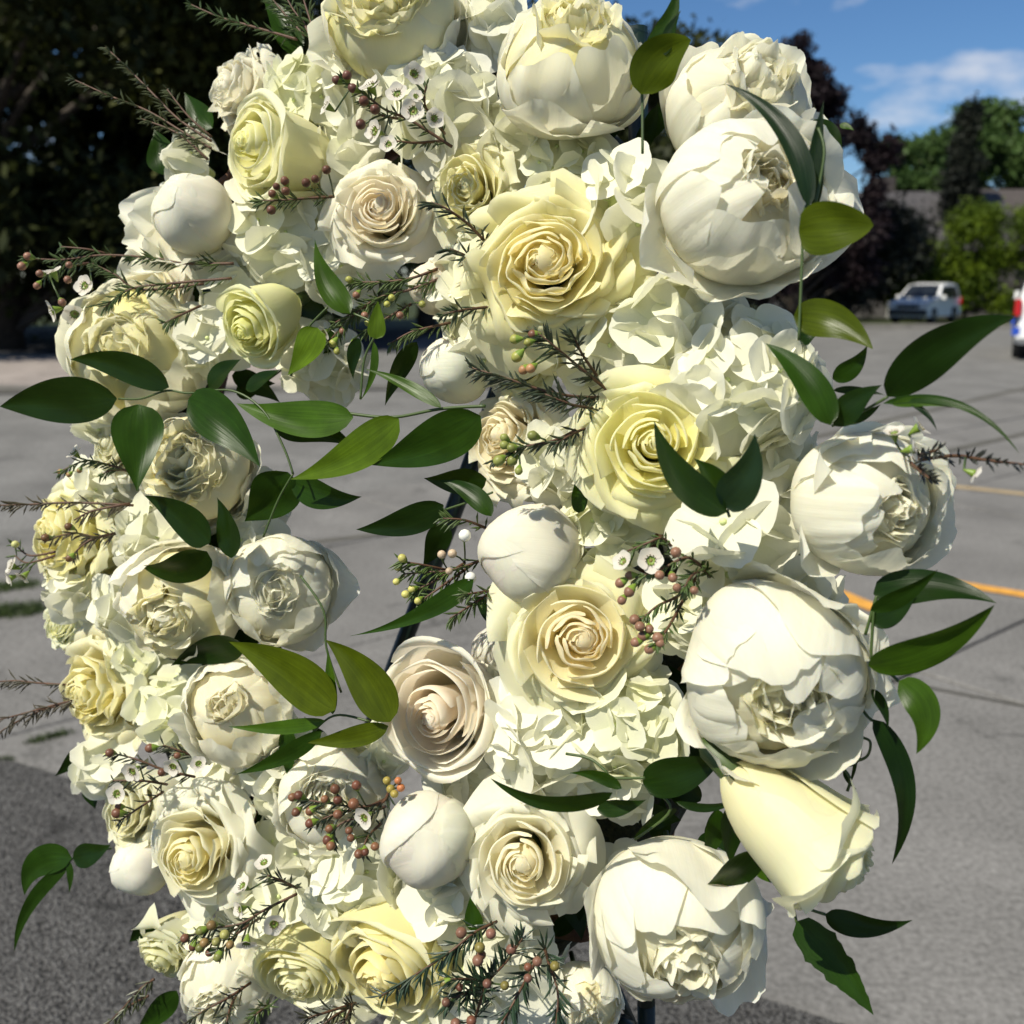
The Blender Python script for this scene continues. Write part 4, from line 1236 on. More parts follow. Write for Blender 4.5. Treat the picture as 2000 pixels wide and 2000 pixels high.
peony(1325, 1800, 168, -.04, -.42, 'large white peony at the bottom below the dark opening', open_=28, seed=7, nout=12, nin=26, inner_r=.55, inner_z=.55, cin=(.90, .84, .54), dz=.035)
peony(262, 690, 128, -.06, .05, 'white peony with golden heart behind the three dark leaves', open_=44, seed=8, nout=9, nin=26, inner_r=.62, inner_z=.5, cin=(.94, .86, .32), cout=(.905, .88, .68), dz=.01)
peony(382, 915, 114, -.05, .12, 'crumpled cream peony in the middle of the left side', open_=62, seed=9, nout=6, nin=44, inner_r=.85, inner_z=.62, ruf=.08, cin=(.94, .86, .46), dz=.005)
peony(354, 1180, 118, -.10, -.28, 'white bowl peony with yellow ruffles under a dark leaf', open_=46, seed=10, nout=9, nin=28, inner_r=.58, inner_z=.5, cin=(.94, .85, .40), dz=.025)
peony(545, 1150, 104, .12, .0, 'white peony half in shade at the edge of the opening', open_=38, seed=11, nout=10, nin=24, inner_r=.55, inner_z=.5, dz=.0, cin=(.82, .79, .6),
      loose=((0, 1.2, .7, .5, .3), (300, 1.1, .6, .45, .3)))
peony(464, 1386, 98, -.05, .33, 'small round white peony below the dark folded leaf', open_=32, seed=12, nout=9, nin=18, inner_r=.42, inner_z=.6, cin=(.92, .82, .48), dz=.025)
peony(650, 1555, 106, .05, .22, 'white peony behind the reddish brown berry cluster', open_=46, seed=13, nout=9, nin=30, inner_r=.66, inner_z=.62, ruf=.07, cin=(.90, .87, .70), dz=.01)
peony(440, 1925, 88, -.1, -.2, 'white peony at the bottom edge under brown needle twig', open_=42, seed=14, nout=9, nin=24, inner_r=.6, inner_z=.55, cin=(.90, .87, .68), dz=.01)
peony(1140, 1960, 80, .1, -.2, 'shaded white peony at the bottom beside the easel legs', open_=42, seed=15, nout=8, nin=18, inner_r=.5, inner_z=.5, dz=-.02)

# ---- buds
budflower(380, 418, 78, -.1, .2, 'smooth white ball bud with open petals at upper left', zs=1.02, dz=.025, seed=1,
          loose=((165, 2.35, .85, .1, .3), (196, 1.9, .85, .5, .3), (138, 1.75, .55, .0, .4), (212, 2.4, .62, .25, .3), (182, 1.5, .8, .9, .4), (250, 1.25, .8, .75, .4), (225, 1.5, .7, .7, .4)))
budflower(1036, 1082, 100, -.2, .30, 'ivory ball bud at the edge of the opening above the apricot spiral rose', zs=1.06, dz=.03, seed=2, col=(.905, .87, .74))
budflower(836, 1640, 92, .1, .45, 'ivory egg shaped bud between berry cluster and ivory rose', zs=1.22, dz=.045, seed=3, col=(.905, .875, .74))
budflower(888, 722, 68, -.3, -.1, 'white bud hanging into the top of the opening', zs=1.25, dz=.0, seed=4, col=(.90, .885, .78))
budflower(852, 566, 50, -.4, .2, 'small peach bud half hidden beside needle tips', zs=1.3, dz=.0, seed=5, col=(.91, .84, .68))
budflower(276, 1694, 54, -.35, .35, 'white bud tucked left of the lemon hearted rose', zs=1.15, dz=-.01, seed=6, col=(.90, .885, .78))
budflower(970, 1270, 48, -.3, .1, 'pale bud in shade between blush rose and apricot spiral rose', zs=1.2, dz=-.03, seed=7, col=(.84, .82, .72))

# ---- hydrangeas
HY = [
 (905, 1515, 60, 9, 52, 'white hydrangea in the notch between blush rose and ivory rose', .0, .0, -.01),
 (735, 1480, 52, 8, 48, 'white hydrangea left under the blush rose', .0, .0, -.02),
 (445, 565, 66, 10, 50, 'white hydrangea tucked between the needle twigs and the greenish yellow rose', -.1, .0, -.015),
 (130, 1150, 52, 8, 44, 'white hydrangea below the frilly yellow rose at the far left', -.4, .0, -.02),
 (255, 1290, 56, 9, 44, 'pale lime hydrangea under the bowl peony at left', -.2, .0, -.02),
 (420, 1500, 70, 10, 50, 'white hydrangea right of the brown bud sprig at lower left', -.1, .0, -.02),
 (560, 1660, 78, 11, 54, 'white hydrangea in the gap right of the lemon hearted rose', .0, .0, -.02),
 (420, 1840, 70, 10, 50, 'white hydrangea beneath the lemon hearted rose', -.1, -.1, -.01),
 (490, 1075, 56, 8, 46, 'white hydrangea between the two middle left peonies', .1, .0, -.03),
 (680, 300, 66, 9, 54, 'white hydrangea below the open waxflowers beside the ivory rose', .0, .0, -.02),
 (1000, 250, 72, 10, 58, 'white hydrangea in the gap left of the cup shaped peony', .0, .1, -.02),
 (960, 1390, 62, 9, 56, 'white hydrangea between blush rose and starry floret', -.1, .0, -.01),
 (1230, 1740, 66, 9, 56, 'white hydrangea between ivory rose and bottom peony', .1, .0, -.03),
 (862, 195, 105, 18, 70, 'white hydrangea below the topmost yellow peony', .0, .1, 0),
 (700, 150, 78, 12, 64, 'white hydrangea behind the sprig of open waxflowers', -.2, .2, -.01),
 (585, 165, 70, 12, 52, 'creamy hydrangea between the frilled cream rose and the waxflowers', -.3, .2, -.01),
 (955, 40, 66, 10, 56, 'shaded hydrangea between the two topmost peonies', .0, .3, -.05),
 (545, 455, 105, 18, 58, 'white hydrangea right of the smooth ball bud', -.1, -.1, -.01),
 (650, 520, 70, 10, 54, 'white hydrangea below the peach hearted ivory rose', .0, -.2, -.02),
 (1112, 310, 82, 12, 60, 'lime tinted hydrangea under the cup shaped peony', .1, .1, .0),
 (1228, 385, 75, 7, 92, 'large flat hydrangea florets left of the largest round peony', .1, .1, .02),
 (905, 560, 58, 9, 54, 'small white hydrangea beside the peach bud', -.1, -.1, .0),
 (938, 660, 76, 11, 60, 'white hydrangea above the needle tips at the opening', -.3, -.1, .0),
 (1165, 672, 85, 12, 62, 'white hydrangea below the big apricot yellow rose', .0, -.1, .005),
 (1345, 622, 105, 14, 74, 'broad white hydrangea right under the largest round peony', .1, .2, .015),
 (1480, 735, 150, 26, 74, 'largest white hydrangea, at right above the road peony', .2, .1, .02),
 (1520, 905, 80, 12, 66, 'white hydrangea between the dark curved leaves and the road peony', .1, .0, -.01),
 (1440, 1058, 88, 7, 96, 'white hydrangea with big serrated florets under the dark curved leaves', .0, -.2, .03),
 (1180, 1040, 76, 11, 64, 'cream hydrangea under the pale yellow rose', -.1, .0, .0),
 (1095, 905, 72, 10, 62, 'white hydrangea between profile rose and pale yellow rose', -.3, .0, .0),
 (1065, 1440, 98, 13, 82, 'white hydrangea with flat starry floret below the apricot spiral rose', -.1, -.1, .02),
 (1235, 1425, 118, 22, 62, 'dense cream hydrangea left of the biggest peony', .0, -.1, .01),
 (1210, 1540, 70, 8, 60, 'hydrangea behind the curled dark leaf at lower centre', .0, -.2, -.01),
 (695, 1745, 105, 18, 62, 'white hydrangea above the golden hearted yellow rose', -.1, .0, .015),
 (880, 1775, 62, 9, 58, 'white hydrangea under the ivory egg shaped bud', .0, -.1, .01),
 (985, 1925, 110, 17, 68, 'white hydrangea at the bottom behind dark needles and berries', .0, -.2, .0),
 (545, 1515, 72, 11, 56, 'white hydrangea between small round peony and berry cluster', .0, -.1, .0),
 (520, 1790, 74, 11, 56, 'white hydrangea beside the lower bud sprig', -.2, -.1, .0),
 (325, 1395, 74, 13, 48, 'pale lime hydrangea right of the frilly yellow rose', -.2, .0, .0),
 (185, 1505, 52, 8, 46, 'white hydrangea at the left rim above the coarse asphalt', -.4, .0, -.01),
 (300, 1045, 84, 14, 52, 'translucent white hydrangea left of the dark folded leaf', -.2, .1, .0),
 (235, 1190, 66, 11, 46, 'white hydrangea between the bowl peony and the left rim', -.3, .0, -.01),
 (395, 660, 64, 9, 54, 'white hydrangea left of the greenish yellow rose', -.2, .1, .0),
 (630, 712, 72, 11, 58, 'grey shaded hydrangea above the opening behind the green leaves', .2, -.1, -.05),
 (200, 800, 66, 10, 46, 'white hydrangea behind the leftmost dark leaf', -.4, .0, -.02),
 (480, 1000, 76, 11, 52, 'shaded hydrangea behind the dark leaves left of the opening', .3, .0, -.05),
 (1575, 1180, 60, 8, 62, 'white hydrangea in the gap between the two right peonies', .1, .0, -.03),
 (1340, 1205, 62, 9, 58, 'white hydrangea behind the pink berry sprig', .0, .0, .0),
 (560, 300, 60, 8, 50, 'white hydrangea hidden behind the lemon rose', -.1, .1, -.03),
 (655, 1965, 76, 11, 56, 'white hydrangea at the bottom edge between two yellow roses', -.1, -.2, -.01),
 (850, 1985, 76, 11, 58, 'white hydrangea at the bottom edge right of the golden hearted rose', -.1, -.2, -.01),
 (185, 955, 62, 10, 46, 'white hydrangea behind the brown twigs at the left rim', -.4, .0, -.03),
 (365, 300, 44, 6, 46, 'white hydrangea peeking above the smooth ball bud', -.3, .2, -.02),
]
for i, (x, y, r, n, fl, lab, ax, ay, dz) in enumerate(HY):
    lime = 'lime' in lab or 'cream' in lab
    hydrangea(x, y, r, lab, n=n, fl=fl, seed=i, ax=ax, ay=ay, dz=dz, col=(.89, .885, .66) if lime else (.91, .895, .74))

# ---- leaves
def z_(z, *a): return S(z, *a)
spray('dark ruscus spray with four broad leaves reaching left over the road', [[z_(4, 640, 355), z_(4, 760, 355), z_(4, 900, 312), z_(4, 1020, 325), z_(4, 1250, 312), z_(4, 1420, 420), z_(4, 1530, 620), z_(4, 1580, 760)]], [
    dict(bx=228, by=778, tx=0, ty=794, w=88, bend=-4, tilt=18, g='d', prof=(.70, .9)),
    dict(bx=330, by=756, tx=138, ty=702, w=58, bend=-16, tilt=20, g='d', prof=(.66, .9)),
    dict(bx=270, by=790, tx=268, ty=960, w=94, bend=0, tilt=15, g='m', prof=(.55, 1.05), dz2=.09),
    dict(bx=368, by=780, tx=508, ty=912, w=92, bend=14, tilt=-6, g='m', prof=(.56, 1.0)),
    dict(bx=408, by=757, tx=470, ty=702, w=46, bend=4, tilt=30, g='d', dz=.03),
    dict(bx=480, by=760, tx=546, ty=722, w=34, bend=0, tilt=30, g='d', dz=.03),
], (560, 760), dz=.075)
spray('ruscus spray with bright green leaves crossing the opening', [[z_(5, 180, 425), z_(5, 260, 440), z_(5, 470, 455), z_(5, 720, 410), z_(5, 960, 395)]], [
    dict(bx=690, by=815, tx=462, ty=788, w=74, bend=16, tilt=-12, g='l', prof=(.62, .95)),
    dict(bx=779, by=818, tx=568, ty=936, w=78, bend=18, tilt=-10, g='y', prof=(.58, 1.0)),
    dict(bx=938, by=812, tx=726, ty=908, w=92, bend=10, tilt=12, g='m', prof=(.60, .95)),
    dict(bx=950, by=935, tx=828, ty=934, w=52, bend=6, tilt=20, g='d', dz=.05),
    dict(bx=862, by=796, tx=712, ty=720, w=26, bend=-8, tilt=-10, g='l'),
    dict(bx=814, by=668, tx=752, ty=792, w=36, bend=-6, tilt=25, g='d', dz=.03),
], (945, 793), dz=.07, sr=.0011)
spray('shaded ruscus spray below the bright leaves left of the opening', [[z_(4, 1580, 760), z_(4, 1500, 900), z_(4, 1420, 1100)]], [
    dict(bx=538, by=838, tx=692, ty=872, w=58, bend=14, tilt=12, g='d', dz=.055),
    dict(bx=570, by=940, tx=706, ty=970, w=58, bend=-14, tilt=-14, g='m', dz=.05),
    dict(bx=562, by=922, tx=478, ty=1018, w=92, bend=8, tilt=20, g='m', dz=.055),
    dict(bx=410, by=1060, tx=282, ty=968, w=70, bend=-10, tilt=22, g='d', prof=(.55, .95)),
    dict(bx=452, by=1090, tx=424, ty=972, w=56, bend=-8, tilt=32, g='d', dz=.06),
    dict(bx=404, by=1077, tx=274, ty=1104, w=62, bend=22, tilt=30, g='d', prof=(.55, .95)),
], (520, 1040), dz=.065)
spray('pair of olive sunlit leaves with thin leaves at the lower opening', [[z_(7, 1990, 300), z_(7, 1800, 270), z_(7, 1650, 400), z_(7, 1545, 520)], [z_(4, 1620, 1310), z_(4, 1745, 1500), z_(4, 1760, 1700), z_(4, 1840, 1940)]], [
    dict(bx=655, by=1386, tx=448, ty=1254, w=98, bend=-14, tilt=14, g='o', prof=(.58, .95), dz=.09),
    dict(bx=762, by=1410, tx=636, ty=1250, w=88, bend=-16, tilt=14, g='o', prof=(.60, .95), dz=.08),
    dict(bx=636, by=1408, tx=446, ty=1419, w=28, bend=8, tilt=-10, g='l'),
    dict(bx=628, by=1428, tx=462, ty=1512, w=36, bend=10, tilt=5, g='m'),
    dict(bx=758, by=1418, tx=596, ty=1450, w=42, bend=8, tilt=-6, g='o'),
    dict(bx=650, by=1395, tx=640, ty=1268, w=24, bend=0, tilt=0, g='l', dz=.085),
    dict(bx=560, by=1420, tx=565, ty=1525, w=34, bend=0, tilt=10, g='m', dz=.03),
    dict(bx=478, by=1262, tx=334, ty=1300, w=60, bend=-10, tilt=25, g='d', dz=.04),
], (760, 1412), dz=.075)
spray('ruscus leaves behind the pale bud sprig in the opening', [[z_(5, 1000, 860), z_(5, 860, 915), z_(5, 735, 960), z_(5, 690, 1010)]], [
    dict(bx=866, by=986, tx=696, ty=1034, w=58, bend=12, tilt=10, g='d', prof=(.6, .95)),
    dict(bx=960, by=1008, tx=857, ty=938, w=40, bend=-14, tilt=-10, g='m'),
    dict(bx=866, by=1020, tx=826, ty=1106, w=48, bend=4, tilt=25, g='d', dz=.03),
    dict(bx=925, by=1132, tx=684, ty=1242, w=40, bend=18, tilt=-4, g='m', prof=(.45, 1.3)),
    dict(bx=985, by=1205, tx=925, ty=1165, w=52, bend=0, tilt=20, g='d', dz=.03),
], (975, 965), dz=.055)
spray('small bright leaves hanging above the left end of the opening', [[(568, 735), (582, 680), (602, 640), (640, 600)], [(690, 612), (735, 640), (712, 700), (704, 780)]], [
    dict(bx=620, by=640, tx=562, ty=732, w=62, bend=6, tilt=-12, g='y', prof=(.5, .9)),
    dict(bx=684, by=612, tx=615, ty=467, w=50, bend=14, tilt=-8, g='l', twist=50, prof=(.55, 1.1)),
    dict(bx=735, by=662, tx=738, ty=588, w=36, bend=0, tilt=0, g='y', prof=(.5, .9)),
    dict(bx=730, by=668, tx=704, ty=782, w=16, bend=12, tilt=0, g='l'),
    dict(bx=700, by=660, tx=690, ty=740, w=26, bend=-6, tilt=20, g='d'),
], (650, 600), dz=.06)
spray('ruscus stem with oval leaf beside the cup shaped peony', [[(1257, 96), (1248, 130), (1254, 182), (1255, 300)]], [
    dict(bx=1262, by=98, tx=1322, ty=-30, w=36, bend=-16, tilt=8, g='m', prof=(.6, .9)),
    dict(bx=1252, by=184, tx=1350, ty=78, w=92, bend=18, tilt=-12, g='o', prof=(.75, .72)),
    dict(bx=1300, by=108, tx=1330, ty=20, w=26, bend=6, tilt=30, g='d'),
], (1256, 305), dz=.09)
spray('long ruscus stem with twisted leaf across the largest round peony', [[(1578, 398), (1570, 420), (1566, 520), (1560, 665)], [(1598, 250), (1610, 300), (1592, 400)]], [
    dict(bx=1580, by=404, tx=1418, ty=164, w=42, bend=-44, tilt=10, g='b', prof=(.62, .85), dz=.10),
    dict(bx=1592, by=408, tx=1609, ty=196, w=32, bend=6, tilt=16, g='b', dz=.09),
    dict(bx=1560, by=452, tx=1706, ty=440, w=100, bend=2, tilt=-14, g='o', prof=(.62, .62), dz=.10),
    dict(bx=1550, by=618, tx=1705, ty=682, w=74, bend=20, tilt=-10, g='o', prof=(.58, .9), dz=.09),
    dict(bx=1578, by=240, tx=1645, ty=298, w=58, bend=6, tilt=20, g='d', dz=.02),
    dict(bx=1640, by=244, tx=1668, ty=255, w=14, bend=2, tilt=0, g='l', dz=.02),
    dict(bx=1560, by=660, tx=1600, ty=650, w=40, bend=2, tilt=0, g='d', dz=.04),
], (1560, 668), dz=.095)
spray('ruscus spray with long dark leaf pointing at the striped vehicle', [[(1625, 832), (1680, 806), (1734, 775)]], [
    dict(bx=1733, by=774, tx=1980, ty=618, w=84, bend=22, tilt=14, g='d', prof=(.66, .85), dz=.07, dz2=.10),
    dict(bx=1622, by=830, tx=1496, ty=671, w=66, bend=-18, tilt=-4, g='m', prof=(.6, .85), dz=.085),
    dict(bx=1630, by=832, tx=1722, ty=752, w=52, bend=8, tilt=24, g='d'),
    dict(bx=1626, by=740, tx=1694, ty=674, w=40, bend=-10, tilt=-6, g='m', dz=.05),
    dict(bx=1628, by=762, tx=1730, ty=772, w=16, bend=4, tilt=0, g='b', dz=.05),
    dict(bx=1725, by=788, tx=1991, ty=886, w=18, bend=48, tilt=0, g='m', prof=(.55, .8), dz=.075),
    dict(bx=1742, by=790, tx=1862, ty=797, w=20, bend=8, tilt=0, g='l'),
    dict(bx=1778, by=788, tx=1830, ty=842, w=13, bend=8, tilt=10, g='b'),
    dict(bx=1640, by=820, tx=1720, ty=790, w=26, bend=-8, tilt=20, g='d', dz=.05),
], (1622, 836), dz=.075)
spray('three dark curved leaves lying over the pale yellow rose', [[(1420, 995), (1425, 1010)]], [
    dict(bx=1420, by=1000, tx=1278, ty=823, w=62, bend=26, tilt=22, g='d', prof=(.6, .95), dz=.115),
    dict(bx=1416, by=992, tx=1356, ty=896, w=52, bend=-12, tilt=30, g='d', dz=.105),
    dict(bx=1410, by=988, tx=1474, ty=848, w=76, bend=-18, tilt=10, g='b', prof=(.52, .95), dz=.115),
], (1422, 1008), dz=.11)
spray('single upright leaf tucked left of the pale yellow rose', [], [
    dict(bx=1130, by=1002, tx=1136, ty=912, w=32, bend=0, tilt=0, g='m', prof=(.6, .8), dz=.04)], (1130, 1005), dz=.04)
spray('ruscus leaves fanning right of the biggest peony', [[(1690, 1240), (1712, 1165), (1706, 1200), (1700, 1300)], [(1700, 1300), (1730, 1310), (1755, 1330)]], [
    dict(bx=1700, by=1192, tx=1832, ty=1112, w=38, bend=-8, tilt=-10, g='m', dz=.06),
    dict(bx=1706, by=1160, tx=1946, ty=1178, w=66, bend=22, tilt=26, g='d', prof=(.55, .9), dz=.04),
    dict(bx=1696, by=1300, tx=1942, ty=1182, w=76, bend=-20, tilt=-16, g='l', prof=(.62, .85), dz=.06),
    dict(bx=1700, by=1303, tx=1864, ty=1270, w=26, bend=-16, tilt=20, g='b', dz=.05),
    dict(bx=1700, by=1215, tx=1790, ty=1160, w=46, bend=-6, tilt=24, g='d', dz=.045),
    dict(bx=1756, by=1330, tx=1790, ty=1472, w=62, bend=34, tilt=-12, g='l', prof=(.6, .85), dz=.06),
    dict(bx=1702, by=1346, tx=1735, ty=1424, w=24, bend=6, tilt=20, g='d', dz=.04),
], (1690, 1300), dz=.05)
spray('long drooping leaf beside the sideways hanging rose', [[(1680, 1380), (1695, 1400), (1705, 1408)], [(1600, 1440), (1640, 1492), (1660, 1520), (1655, 1545)], [(1640, 1492), (1690, 1480), (1700, 1450), (1684, 1440)]], [
    dict(bx=1705, by=1405, tx=1742, ty=1688, w=52, bend=42, tilt=18, g='d', prof=(.6, .85), dz=.03),
    dict(bx=1640, by=1490, tx=1684, ty=1462, w=12, bend=-14, tilt=0, g='d', dz=.02),
    dict(bx=1648, by=1500, tx=1674, ty=1542, w=9, bend=-6, tilt=0, g='d', dz=.02),
    dict(bx=1672, by=1470, tx=1655, ty=1540, w=8, bend=4, tilt=0, g='d', dz=.02),
], (1690, 1400), dz=.03)
spray('two ruscus leaves hanging below the sideways rose', [[(1540, 1735), (1570, 1770), (1612, 1786)], [(1540, 1735), (1550, 1775), (1556, 1802)]], [
    dict(bx=1612, by=1786, tx=1782, ty=1797, w=46, bend=-18, tilt=14, g='d', prof=(.55, 1.0), dz=.02),
    dict(bx=1556, by=1800, tx=1706, ty=1982, w=74, bend=6, tilt=-8, g='m', prof=(.55, .9), dz=.03, ser=.5),
    dict(bx=1470, by=1700, tx=1540, ty=1735, w=26, bend=6, tilt=-8, g='l', dz=.02),
], (1560, 1790), dz=.03)
spray('dark broad leaves in the gap left of the sideways rose', [[(1411, 1480), (1432, 1560), (1450, 1640)], [(1258, 1530), (1310, 1580), (1240, 1640)]], [
    dict(bx=1256, by=1530, tx=1412, ty=1478, w=76, bend=-6, tilt=10, g='d', prof=(.6, .8), dz=.05),
    dict(bx=1320, by=1566, tx=1456, ty=1552, w=18, bend=-18, tilt=0, g='d', dz=.05),
    dict(bx=1474, by=1660, tx=1365, ty=1746, w=78, bend=10, tilt=26, g='d', prof=(.58, .85), dz=.06),
    dict(bx=1432, by=1545, tx=1510, ty=1492, w=30, bend=12, tilt=-12, g='l', dz=.06),
    dict(bx=1400, by=1580, tx=1372, ty=1690, w=44, bend=6, tilt=22, g='m', dz=.03),
    dict(bx=1322, by=1580, tx=1235, ty=1640, w=22, bend=-6, tilt=10, g='d', dz=.03),
    dict(bx=1440, by=1560, tx=1428, ty=1690, w=60, bend=-6, tilt=30, g='d', dz=.035),
    dict(bx=1500, by=1150, tx=1420, ty=1130, w=40, bend=0, tilt=0, g='m', dz=.02),
], (1420, 1560), dz=.045)
spray('curled dark leaf bridging over the ivory rose', [[z_(8, 1395, 475), z_(8, 1520, 500), z_(8, 1600, 560), z_(8, 1650, 605), z_(8, 1820, 605)]], [
    dict(bx=1196, by=1548, tx=958, ty=1520, w=36, bend=34, tilt=18, g='d', prof=(.62, .8), dz=.11),
    dict(bx=1166, by=1580, tx=1262, ty=1562, w=32, bend=-6, tilt=18, g='d', dz=.07),
    dict(bx=1214, by=1540, tx=1112, ty=1510, w=26, bend=-10, tilt=8, g='m', dz=.09),
    dict(bx=930, by=1820, tx=918, ty=1752, w=36, bend=0, tilt=10, g='m', dz=.05),
], (1262, 1520), dz=.09)
spray('arching ruscus spray over the coarse asphalt at lower left', [[z_(7, 600, 985), z_(7, 470, 1010), z_(7, 385, 1045), z_(7, 340, 1110)]], [
    dict(bx=140, by=1676, tx=48, ty=1748, w=58, bend=-32, tilt=-6, g='m', prof=(.6, .85)),
    dict(bx=142, by=1676, tx=216, ty=1650, w=46, bend=-4, tilt=12, g='d'),
    dict(bx=132, by=1692, tx=28, ty=1858, w=28, bend=-22, tilt=0, g='m', prof=(.6, .8)),
    dict(bx=134, by=1682, tx=135, ty=1744, w=14, bend=3, tilt=0, g='m'),
], (220, 1655), dz=.0)
spray('dark leaves poking out at the bottom left rim', [], [
    dict(bx=166, by=1454, tx=107, ty=1516, w=30, bend=4, tilt=14, g='d', dz=-.01),
    dict(bx=300, by=1800, tx=252, ty=1840, w=36, bend=0, tilt=14, g='d', dz=-.02),
    dict(bx=345, by=1935, tx=262, ty=2020, w=46, bend=4, tilt=6, g='m', dz=-.02),
    dict(bx=172, by=1530, tx=186, ty=1580, w=30, bend=0, tilt=14, g='d', dz=-.02),
], (330, 1900), dz=-.02)
spray('green leaves standing above the open white petals at upper left', [], [
    dict(bx=322, by=342, tx=301, ty=252, w=62, bend=-4, tilt=0, g='m', dz=-.01),
    dict(bx=336, by=346, tx=346, ty=270, w=36, bend=4, tilt=10, g='m', dz=-.01),
    dict(bx=415, by=250, tx=360, ty=180, w=46, bend=4, tilt=10, g='m', dz=-.03),
    dict(bx=580, by=110, tx=510, ty=-12, w=54, bend=-8, tilt=-10, g='m', dz=-.02),
    dict(bx=330, by=400, tx=288, ty=368, w=30, bend=0, tilt=10, g='d', dz=.0),
], (330, 350), dz=-.01)
# darker greenery packed between the blooms
rf = random.Random(17)
gaps = [(590, 600), (620, 660), (500, 760), (1265, 250), (1290, 480), (1240, 330), (1300, 560), (1430, 700), (1310, 1010), (1350, 1090), (1560, 1110), (1330, 1540), (1290, 1600), (1400, 1640), (480, 1240), (520, 1290), (600, 1440), (520, 1620), (640, 1660), (460, 1480), (890, 450), (1190, 250), (1400, 830), (930, 1800), (1120, 1790), (440, 1060), (410, 560), (1000, 300), (1310, 1330), (1560, 1540), (640, 330), (300, 1290), (410, 1300), (1250, 1330), (1350, 1480)]
lv = []
for (x, y) in gaps:
    for k in range(2):
        a = rf.uniform(0, 2 * PI); L = rf.uniform(70, 110)
        lv.append(dict(bx=x - L / 2 * math.cos(a), by=y - L / 2 * math.sin(a), tx=x + L / 2 * math.cos(a), ty=y + L / 2 * math.sin(a), w=rf.uniform(34, 52), bend=rf.uniform(-8, 8), tilt=rf.uniform(-20, 30), g='d', dz=rf.uniform(-.055, -.03)))
spray('dark filler greenery packed between and behind the blooms', [[(x, y) for x, y in gaps[:3]]], lv, (900, 1000), dz=-.045, group='filler greenery')

# ---- waxflower sprigs
BR = (.125, .055, .032); PK = (.22, .11, .07); GB = (.30, .30, .07); OR = (.38, .20, .09)
sprig('bare needle twigs reaching up left in front of the dark trees', 1, [[(400, 430), (600, 520), (800, 600), (1000, 720), (1140, 800)], [(570, 255), (680, 360), (800, 480), (960, 640), (1140, 760)], [(900, 480), (1010, 620), (1140, 740)], [(760, 640), (960, 720), (1120, 860)]], needles=1.0, nlen=20, dz=.02, seed=1, ncol=(.045, .055, .016))
sprig('needle twig at the top left of the topmost peony', 1, [[(1030, 25), (1180, 90), (1350, 140), (1600, 212)]], needles=.9, nlen=24, dz=-.01, seed=2)
sprig('bunch of upright needles left of the topmost peony', 1, [[(1530, -40), (1580, 50), (1640, 130), (1680, 220)], [(1620, -60), (1650, 40), (1690, 160)], [(1440, -40), (1530, 70), (1640, 190)]], needles=1.3, nlen=26, dz=.0, seed=3)
sprig('long needle sprig with pink buds and white waxflowers at far left', 1, [[(140, 1390), (330, 1400), (560, 1375), (820, 1390), (1000, 1420), (1260, 1420)], [(330, 1330), (480, 1345), (620, 1380)], [(560, 1660), (700, 1560), (900, 1530), (1250, 1500)], [(500, 1420), (620, 1480), (760, 1560), (1100, 1530)], [(240, 1500), (330, 1440), (480, 1420)]],
      buds=[(150, 1382), (118, 1435), (215, 1475), (200, 1540), (365, 1508), (372, 1428), (335, 1630)], blossoms=[(290, 1475, 55, -.2, .6), (462, 1542, 62), (290, 1672, 62, -.5, -.2), (405, 1690, 66)], dz=.05, seed=4, bcol=PK, nlen=22, bud_r=9.5)
sprig('short green sprig of reddish buds between lemon rose and peach hearted rose', 1, [[(1390, 1080), (1500, 1080), (1640, 1070), (1800, 1060)]], buds=[(1535, 975), (1490, 1005), (1540, 1030), (1468, 1045), (1650, 985), (1700, 965), (1760, 915), (1462, 1132)], dz=.055, seed=5, bcol=BR)
sprig('tiny needle sprig above the greenish yellow rose', 1, [[(890, 1740), (960, 1705), (1080, 1650)]], dz=.05, seed=6)
sprig('sprig of open white waxflowers and dark red buds over the top hydrangea', 2, [[(200, 430), (300, 500), (420, 590), (560, 650), (780, 790)], [(300, 545), (400, 620), (500, 640)], [(480, 760), (580, 770), (720, 760)], [(640, 460), (640, 580), (740, 720)]],
      buds=[(158, 432), (215, 408, 1.25), (245, 476), (305, 545), (365, 590, 1.1), (288, 670, 1.1)], blossoms=[(345, 470, 66, -.2, .3), (488, 512, 66), (572, 402, 66), (572, 602, 70), (680, 640, 60), (372, 708, 66), (440, 782, 52), (112, 575, 56, -.4, .2), (585, 522, 40, .1, .1)], needles=.7, dz=.075, seed=7, bcol=(.11, .045, .030), bud_r=10.5, nlen=20)
sprig('needle tip left of the big apricot yellow rose', 2, [[(670, 1090), (760, 1130), (870, 1210), (970, 1315)]], dz=.085, seed=8, nlen=30, needles=1.1, ncol=(.022, .038, .018), name='needle_tip')
sprig('short needle tip above the small peach bud', 2, [[(770, 1340), (860, 1380), (950, 1440)]], dz=.08, seed=9, nlen=30, ncol=(.022, .038, .018), name='needle_tip')
sprig('flat needle tip below the big apricot yellow rose', 2, [[(735, 1695), (850, 1670), (1030, 1650)]], dz=.085, seed=10, nlen=28, ncol=(.025, .045, .018), name='needle_tip')
